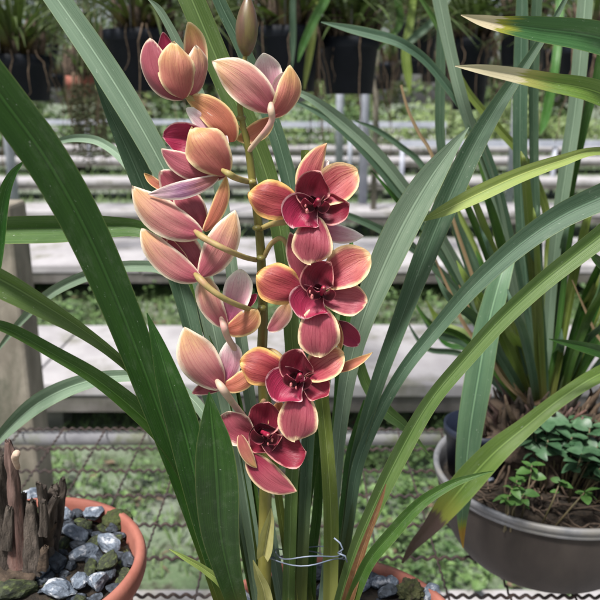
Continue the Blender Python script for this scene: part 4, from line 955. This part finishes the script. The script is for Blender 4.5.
def hplant(T, r, label, seed, nl=46, ll=.42, dens=26, lname='hanging_orchid'):
    q = random.Random(seed); t = thing(lname, label, 'plant', T, 'plants in the hanging pots')
    b_ = MB()
    for k in range(dens):
        a = q.uniform(0,6.3); rr = r*q.uniform(.1,.8); p0 = Vector((T.x+math.cos(a)*rr,T.y+math.sin(a)*rr,T.z-.02)); l = q.uniform(.05,.13)
        p1 = p0+Vector((math.cos(a)*.3*l,math.sin(a)*.3*l,l)); b_.tube([p0,(p0+p1)/2+Vector((q.gauss(0,.005),0,0)),p1],[.010,.009,.004],6)
    b_.build('old_sheaths', 'rootd', t)
    rt_ = MB()
    for k in range(dens//2):
        a = q.uniform(0,6.3); p = Vector((T.x+math.cos(a)*r*1.02,T.y+math.sin(a)*r*1.02,T.z+.01)); pts = [p]; l = q.uniform(.08,.34)
        for j in range(7): p = p+Vector((math.cos(a)*.004+q.gauss(0,.006),math.sin(a)*.004+q.gauss(0,.006),-l/7)); pts.append(p)
        rt_.tube(pts, [.0022-.0002*j for j in range(8)], 5)
    rt_.build('aerial_roots', 'root', t)
    vs = []; fs = []; uv = []
    for k in range(nl):
        a = q.uniform(0,6.3); rr = r*q.uniform(.0,.6); p = Vector((T.x+math.cos(a)*rr,T.y+math.sin(a)*rr,T.z)); el = q.uniform(.5,1.45); l = ll*q.uniform(.5,1.2)
        dr = Vector((math.cos(a)*math.cos(el),math.sin(a)*math.cos(el),math.sin(el))); wd = q.uniform(.009,.018); N = 10; k0 = len(vs)
        sd = dr.cross(Vector((0,0,1))); sd = sd.normalized() if sd.length > .05 else Vector((1,0,0))
        for i in range(N):
            tt = i/(N-1); f = (1-tt**2.5)*.5+.02
            for j in (-1,0,1):
                vs.append(p+sd*j*wd*f*1.0-Vector((0,0,1))*(0 if j else .25*wd*f)); uv.append(((j+1)/2, tt))
            p = p+dr*l/(N-1); dr = (dr+Vector((math.cos(a)*.08,math.sin(a)*.08,-q.uniform(.08,.26)))).normalized()
        fs += [(k0+i*3+j,k0+i*3+j+1,k0+(i+1)*3+j+1,k0+(i+1)*3+j) for i in range(N-1) for j in range(2)]
    link('foliage', vs, fs, 'far', t, uvs=uv); return t
HD = 2.1
specs = [(-22,52,56,101,HD,'black pot hanging at the left edge'), (102,178,31,91,HD,'wide black pot hanging behind the orange buds'),
         (252,321,28,92,HD,'black pot hanging right behind the spike'), (320,380,38,94,HD+.05,'black pot hanging right of the spike pot'),
         (452,492,38,110,HD+.5,'small dark pot hanging behind the upright leaves'), (556,625,44,82,HD,'shallow black pot hanging at the right edge'),
         (66,94,76,97,HD+.5,'small brown pot hanging left of the wide one'), (190,246,30,84,HD+.5,'black pot hanging behind the tall central leaves'),
         (395,440,20,60,HD+.9,'black pot hanging in the gap right of centre'),
         (500,548,22,66,HD+.35,'black pot hanging behind the two cream tipped leaves'), (430,470,8,40,HD+1.1,'black pot hanging high up near the right leaves')]
for i, s_ in enumerate(specs):
    T, r = hpot(*s_, mat='terra' if i == 6 else 'black')
    hplant(T, r, ['strappy plant spilling over the pot at the left edge','tangled straw coloured plant over the wide black pot','green plant above the pot behind the spike',
      'arching plant above the pot right of the spike','plant in the small dark pot behind the upright leaves','plant above the shallow pot at the right edge',
      'small plant in the little brown pot','plant behind the tall central leaves','bushy plant in the gap right of centre','plant behind the two cream tipped leaves','plant high up near the right leaves'][i], 100+i, nl=(20 if i == 6 else 85), ll=.42 if i != 6 else .22, dens=34)
# named long leaves that hang in front of the pots
hx = thing('hanging_orchid', 'long loose leaves drooping in front of the two hanging pots', 'plant', P(300,-60,HD-.15), 'plants in the hanging pots')
for pts, m_ in (([(298,62,HD-.15,1),(303,45,HD-.15,7),(315,18,HD-.15,9),(328,-10,HD-.15,9),(330,-60,HD-.1,6)],'mid'), ([(292,68,HD-.15,1),(293,40,HD-.15,6),(293,0,HD-.15,6),(296,-60,HD-.1,5)],'teal'),
               ([(304,90,HD-.12,1),(307,70,HD-.12,6),(312,40,HD-.12,7),(316,0,HD-.1,6),(310,-60,HD-.1,5)],'olive'), ([(404,46,HD-.12,6),(418,34,HD-.12,8),(435,18,HD-.12,7),(460,-20,HD-.1,4)],'teal'),
               ([(410,93,HD-.12,1),(408,75,HD-.12,8),(406,50,HD-.12,9),(412,10,HD-.1,7),(420,-60,HD-.1,5)],'olive'), ([(378,50,HD-.1,1),(400,22,HD-.1,7),(392,-20,HD-.1,7)],'mid'), ([(540,135,HD-.4,1),(546,115,HD-.4,9),(556,60,HD-.4,8),(560,0,HD-.3,8),(560,-60,HD-.3,6)],'mid')):
    leaf(hx, pts, m_, n=24)
ptube('dry_stalk', [(402,88,1.5,2),(408,110,1.5,3),(420,135,1.5,3.5),(433,156,1.5,3.5),(455,230,1.45,3.5),(490,345,1.4,4)], 'pedicelp', None, origin=P(490,345,1.4))
tag(bpy.data.objects['dry_stalk'], 'thin bare pinkish stalk right of the upper flowers', 'stalk')
bpy.data.objects.remove(bpy.data.objects['dry_stalk']) 
leaf(rt, [(401,85,.86,2.5),(408,110,.86,3),(420,135,.86,3.5),(433,158,.86,3.5),(460,240,.86,3.5),(500,350,.86,4),(535,410,.865,4)], 'dry', name='dry_stalk', n=30)

# epiphyte curtain under the left pots
ep = thing('hanging_moss', 'dark trailing curtain of hanging moss between the left pots', 'moss', P(88,90,HD+.2))
vs = []; fs = []; q = random.Random(5)
for k in range(16):
    px = 72+q.uniform(0,34); ln = q.uniform(50,90); x_ = px
    for s_ in range(26):
        y_ = 84+ln*s_/26; x_ += q.gauss(0,.7)
        for e in (-1,1):
            c = P(x_,y_,HD+.2+q.uniform(-.03,.03)); l = q.uniform(3,8)*S(x_,y_,HD+.2); a = q.uniform(-.9,.3); dr = Vector((e*math.cos(a),q.uniform(-.6,.6),math.sin(a))); up = Vector((q.gauss(0,.2),q.gauss(0,.4),1))*l*.14; k0 = len(vs)
            vs += [c, c+dr*l*.5+up, c+dr*l, c+dr*l*.5-up]; fs.append((k0,k0+1,k0+2,k0+3))
link('foliage', vs, fs, 'epi', ep, smooth=False)
mb = MB()
for k in range(5):
    px = 76+k*6; mb.tube([P(px,-60,HD+.2),P(px+1,60,HD+.2),P(px+q.gauss(0,2),150,HD+.2)], .002, 5)
mb.build('strand', 'epi', ep)

# more hanging plants farther back, small in the picture
far = 0
q = random.Random(77)
wheres = ['left','left of centre','centre','right of centre','right']
for row, (d, py) in enumerate(((3.6,72),(5.4,80),(8.0,86))):
    nrow = (8,10,12)[row]
    for k in range(nrow):
        px = -10+ (k+.5+q.uniform(-.25,.25))*620/nrow; wd = (34,26,19)[row]
        lab = f"{['dim','distant','tiny far'][row]} hanging pot, number {k+1} from the left in its row"
        pt = py-wd*.75+q.uniform(-5,5)
        lb = ['dim hanging pot behind the nearer pots','distant hanging pot in the middle row','tiny far hanging pot in the back row'][row]
        T, r = hpot(px-wd/2, px+wd/2, pt, pt+wd*.7, d, lb, ['dim pots in the second hanging row','distant pots in the third hanging row','tiny pots in the last hanging row'][row])
        h_ = hplant(T, r, ['dim green plant in the second hanging row','distant green plant in the third hanging row','tiny green plant in the last hanging row'][row], 300+row*20+k, nl=44, ll=.45, dens=14)
        h_['group'] = ['plants of the second hanging row','plants of the third hanging row','plants of the last hanging row'][row]

# overhead pipes that carry the hangers
for d, lab in ((HD,'overhead pipe above the nearest hanging pots'),(HD+.5,'overhead pipe above the small dark pots'),(3.6,'overhead pipe of the second hanging row'),(5.4,'overhead pipe of the third hanging row'),(8.0,'overhead pipe of the last hanging row')):
    mb = MB(); mb.tube([(-6,d,3.0),(6,d,3.0)], .02, 10)
    for x in (-6,6): mb.tube([(x,d,0),(x,d,2.98)], .02, 10)
    tag(mb.build('overhead_pipe', 'pipe'), lab, 'pipe')

# ------------------------------------------------------------------ trees and hedge beyond
def tree(x, y, h, r, mat, label, n=3800, seed=0, low=.04):
    q = random.Random(seed); t = thing('tree', label, 'tree', (x,y,0), 'trees beyond the benches')
    mb = MB(); mb.tube([(x,y,-.05),(x+.1,y,h*.35),(x,y+.1,h*.8)], [.22,.16,.05], 10)
    cl = []
    for k in range(46):
        a = q.uniform(0,6.3); rr = r*math.sqrt(q.random())*.85; cz = h*q.uniform(low,.95); c = Vector((x+math.cos(a)*rr,y+math.sin(a)*rr,cz)); cl.append((c, r*q.uniform(.2,.42)))
        if k < 9: mb.tube([(x,y,h*.3),((x+c.x)/2,(y+c.y)/2,cz*.7+.3),tuple(c)], [.09,.06,.02], 6)
    mb.build('trunk', 'trunk', t)
    vs = []; fs = []
    for k in range(n):
        c, cr_ = q.choice(cl); v = Vector((q.gauss(0,1),q.gauss(0,1),q.gauss(0,.8))).normalized()*cr_*q.uniform(.5,1.05); p = c+v; s_ = q.uniform(.08,.24)
        a = Vector((q.gauss(0,1),q.gauss(0,1),q.gauss(0,.6))).normalized(); b = a.cross(Vector((q.gauss(0,1),q.gauss(0,1),q.gauss(0,1)))).normalized(); k0 = len(vs)
        vs += [p-a*s_, p+b*s_*.5, p+a*s_, p-b*s_*.5]; fs.append((k0,k0+1,k0+2,k0+3))
    link('crown', vs, fs, mat, t, smooth=False)
kinds = [(-12,25,7,3.8,'tree','broad dark tree at the far left'),(-7,29,8,3.6,'tree2','light leafy tree on the left'),(-3.4,28,6.5,2.8,'tree','dark tree left of the centre'),
         (2.6,34,7,3.0,'tree2','pale green tree right of the centre'),(7.2,27,7,3.2,'tree','dark round tree on the right'),(11,29,8,3.6,'tree2','light tree at the right'),(15.5,26,7,3.2,'tree','dark tree at the far right edge')]
for i, k in enumerate(kinds): tree(*k, seed=i+1)
q = random.Random(9)
for i in range(12):
    x = -13+i*2.4+q.uniform(-.5,.5); y = 21+q.uniform(-1.5,1.5)
    t = thing('shrub', 'low green shrub in the line in front of the trees', 'shrub', (x,y,0), 'shrubs in front of the trees')
    vs = []; fs = []; rr = q.uniform(1.0,1.6); hh = q.uniform(.7,1.5)
    for k in range(1500):
        v = Vector((q.gauss(0,1),q.gauss(0,1),q.gauss(0,1))).normalized()*q.uniform(.5,1.1); p = Vector((x+v.x*rr,y+v.y*rr,hh*.5+v.z*hh*.55)); s_ = q.uniform(.04,.1)
        a = Vector((q.gauss(0,1),q.gauss(0,1),q.gauss(0,1))).normalized(); b = a.orthogonal().normalized(); k0 = len(vs)
        vs += [p-a*s_,p+b*s_*.6,p+a*s_,p-b*s_*.6]; fs.append((k0,k0+1,k0+2,k0+3))
    link('crown', vs, fs, q.choice(['tree','tree2','cover']), t, smooth=False)
    mb = MB()
    for k in range(4): mb.tube([(x,y,-.02),(x+q.gauss(0,.3)*rr,y+q.gauss(0,.3)*rr,hh*.7)], [.03,.01], 6)
    mb.build('trunk', 'trunk', t)

for o in bpy.data.objects:
    if '_o' in o: del o['_o']
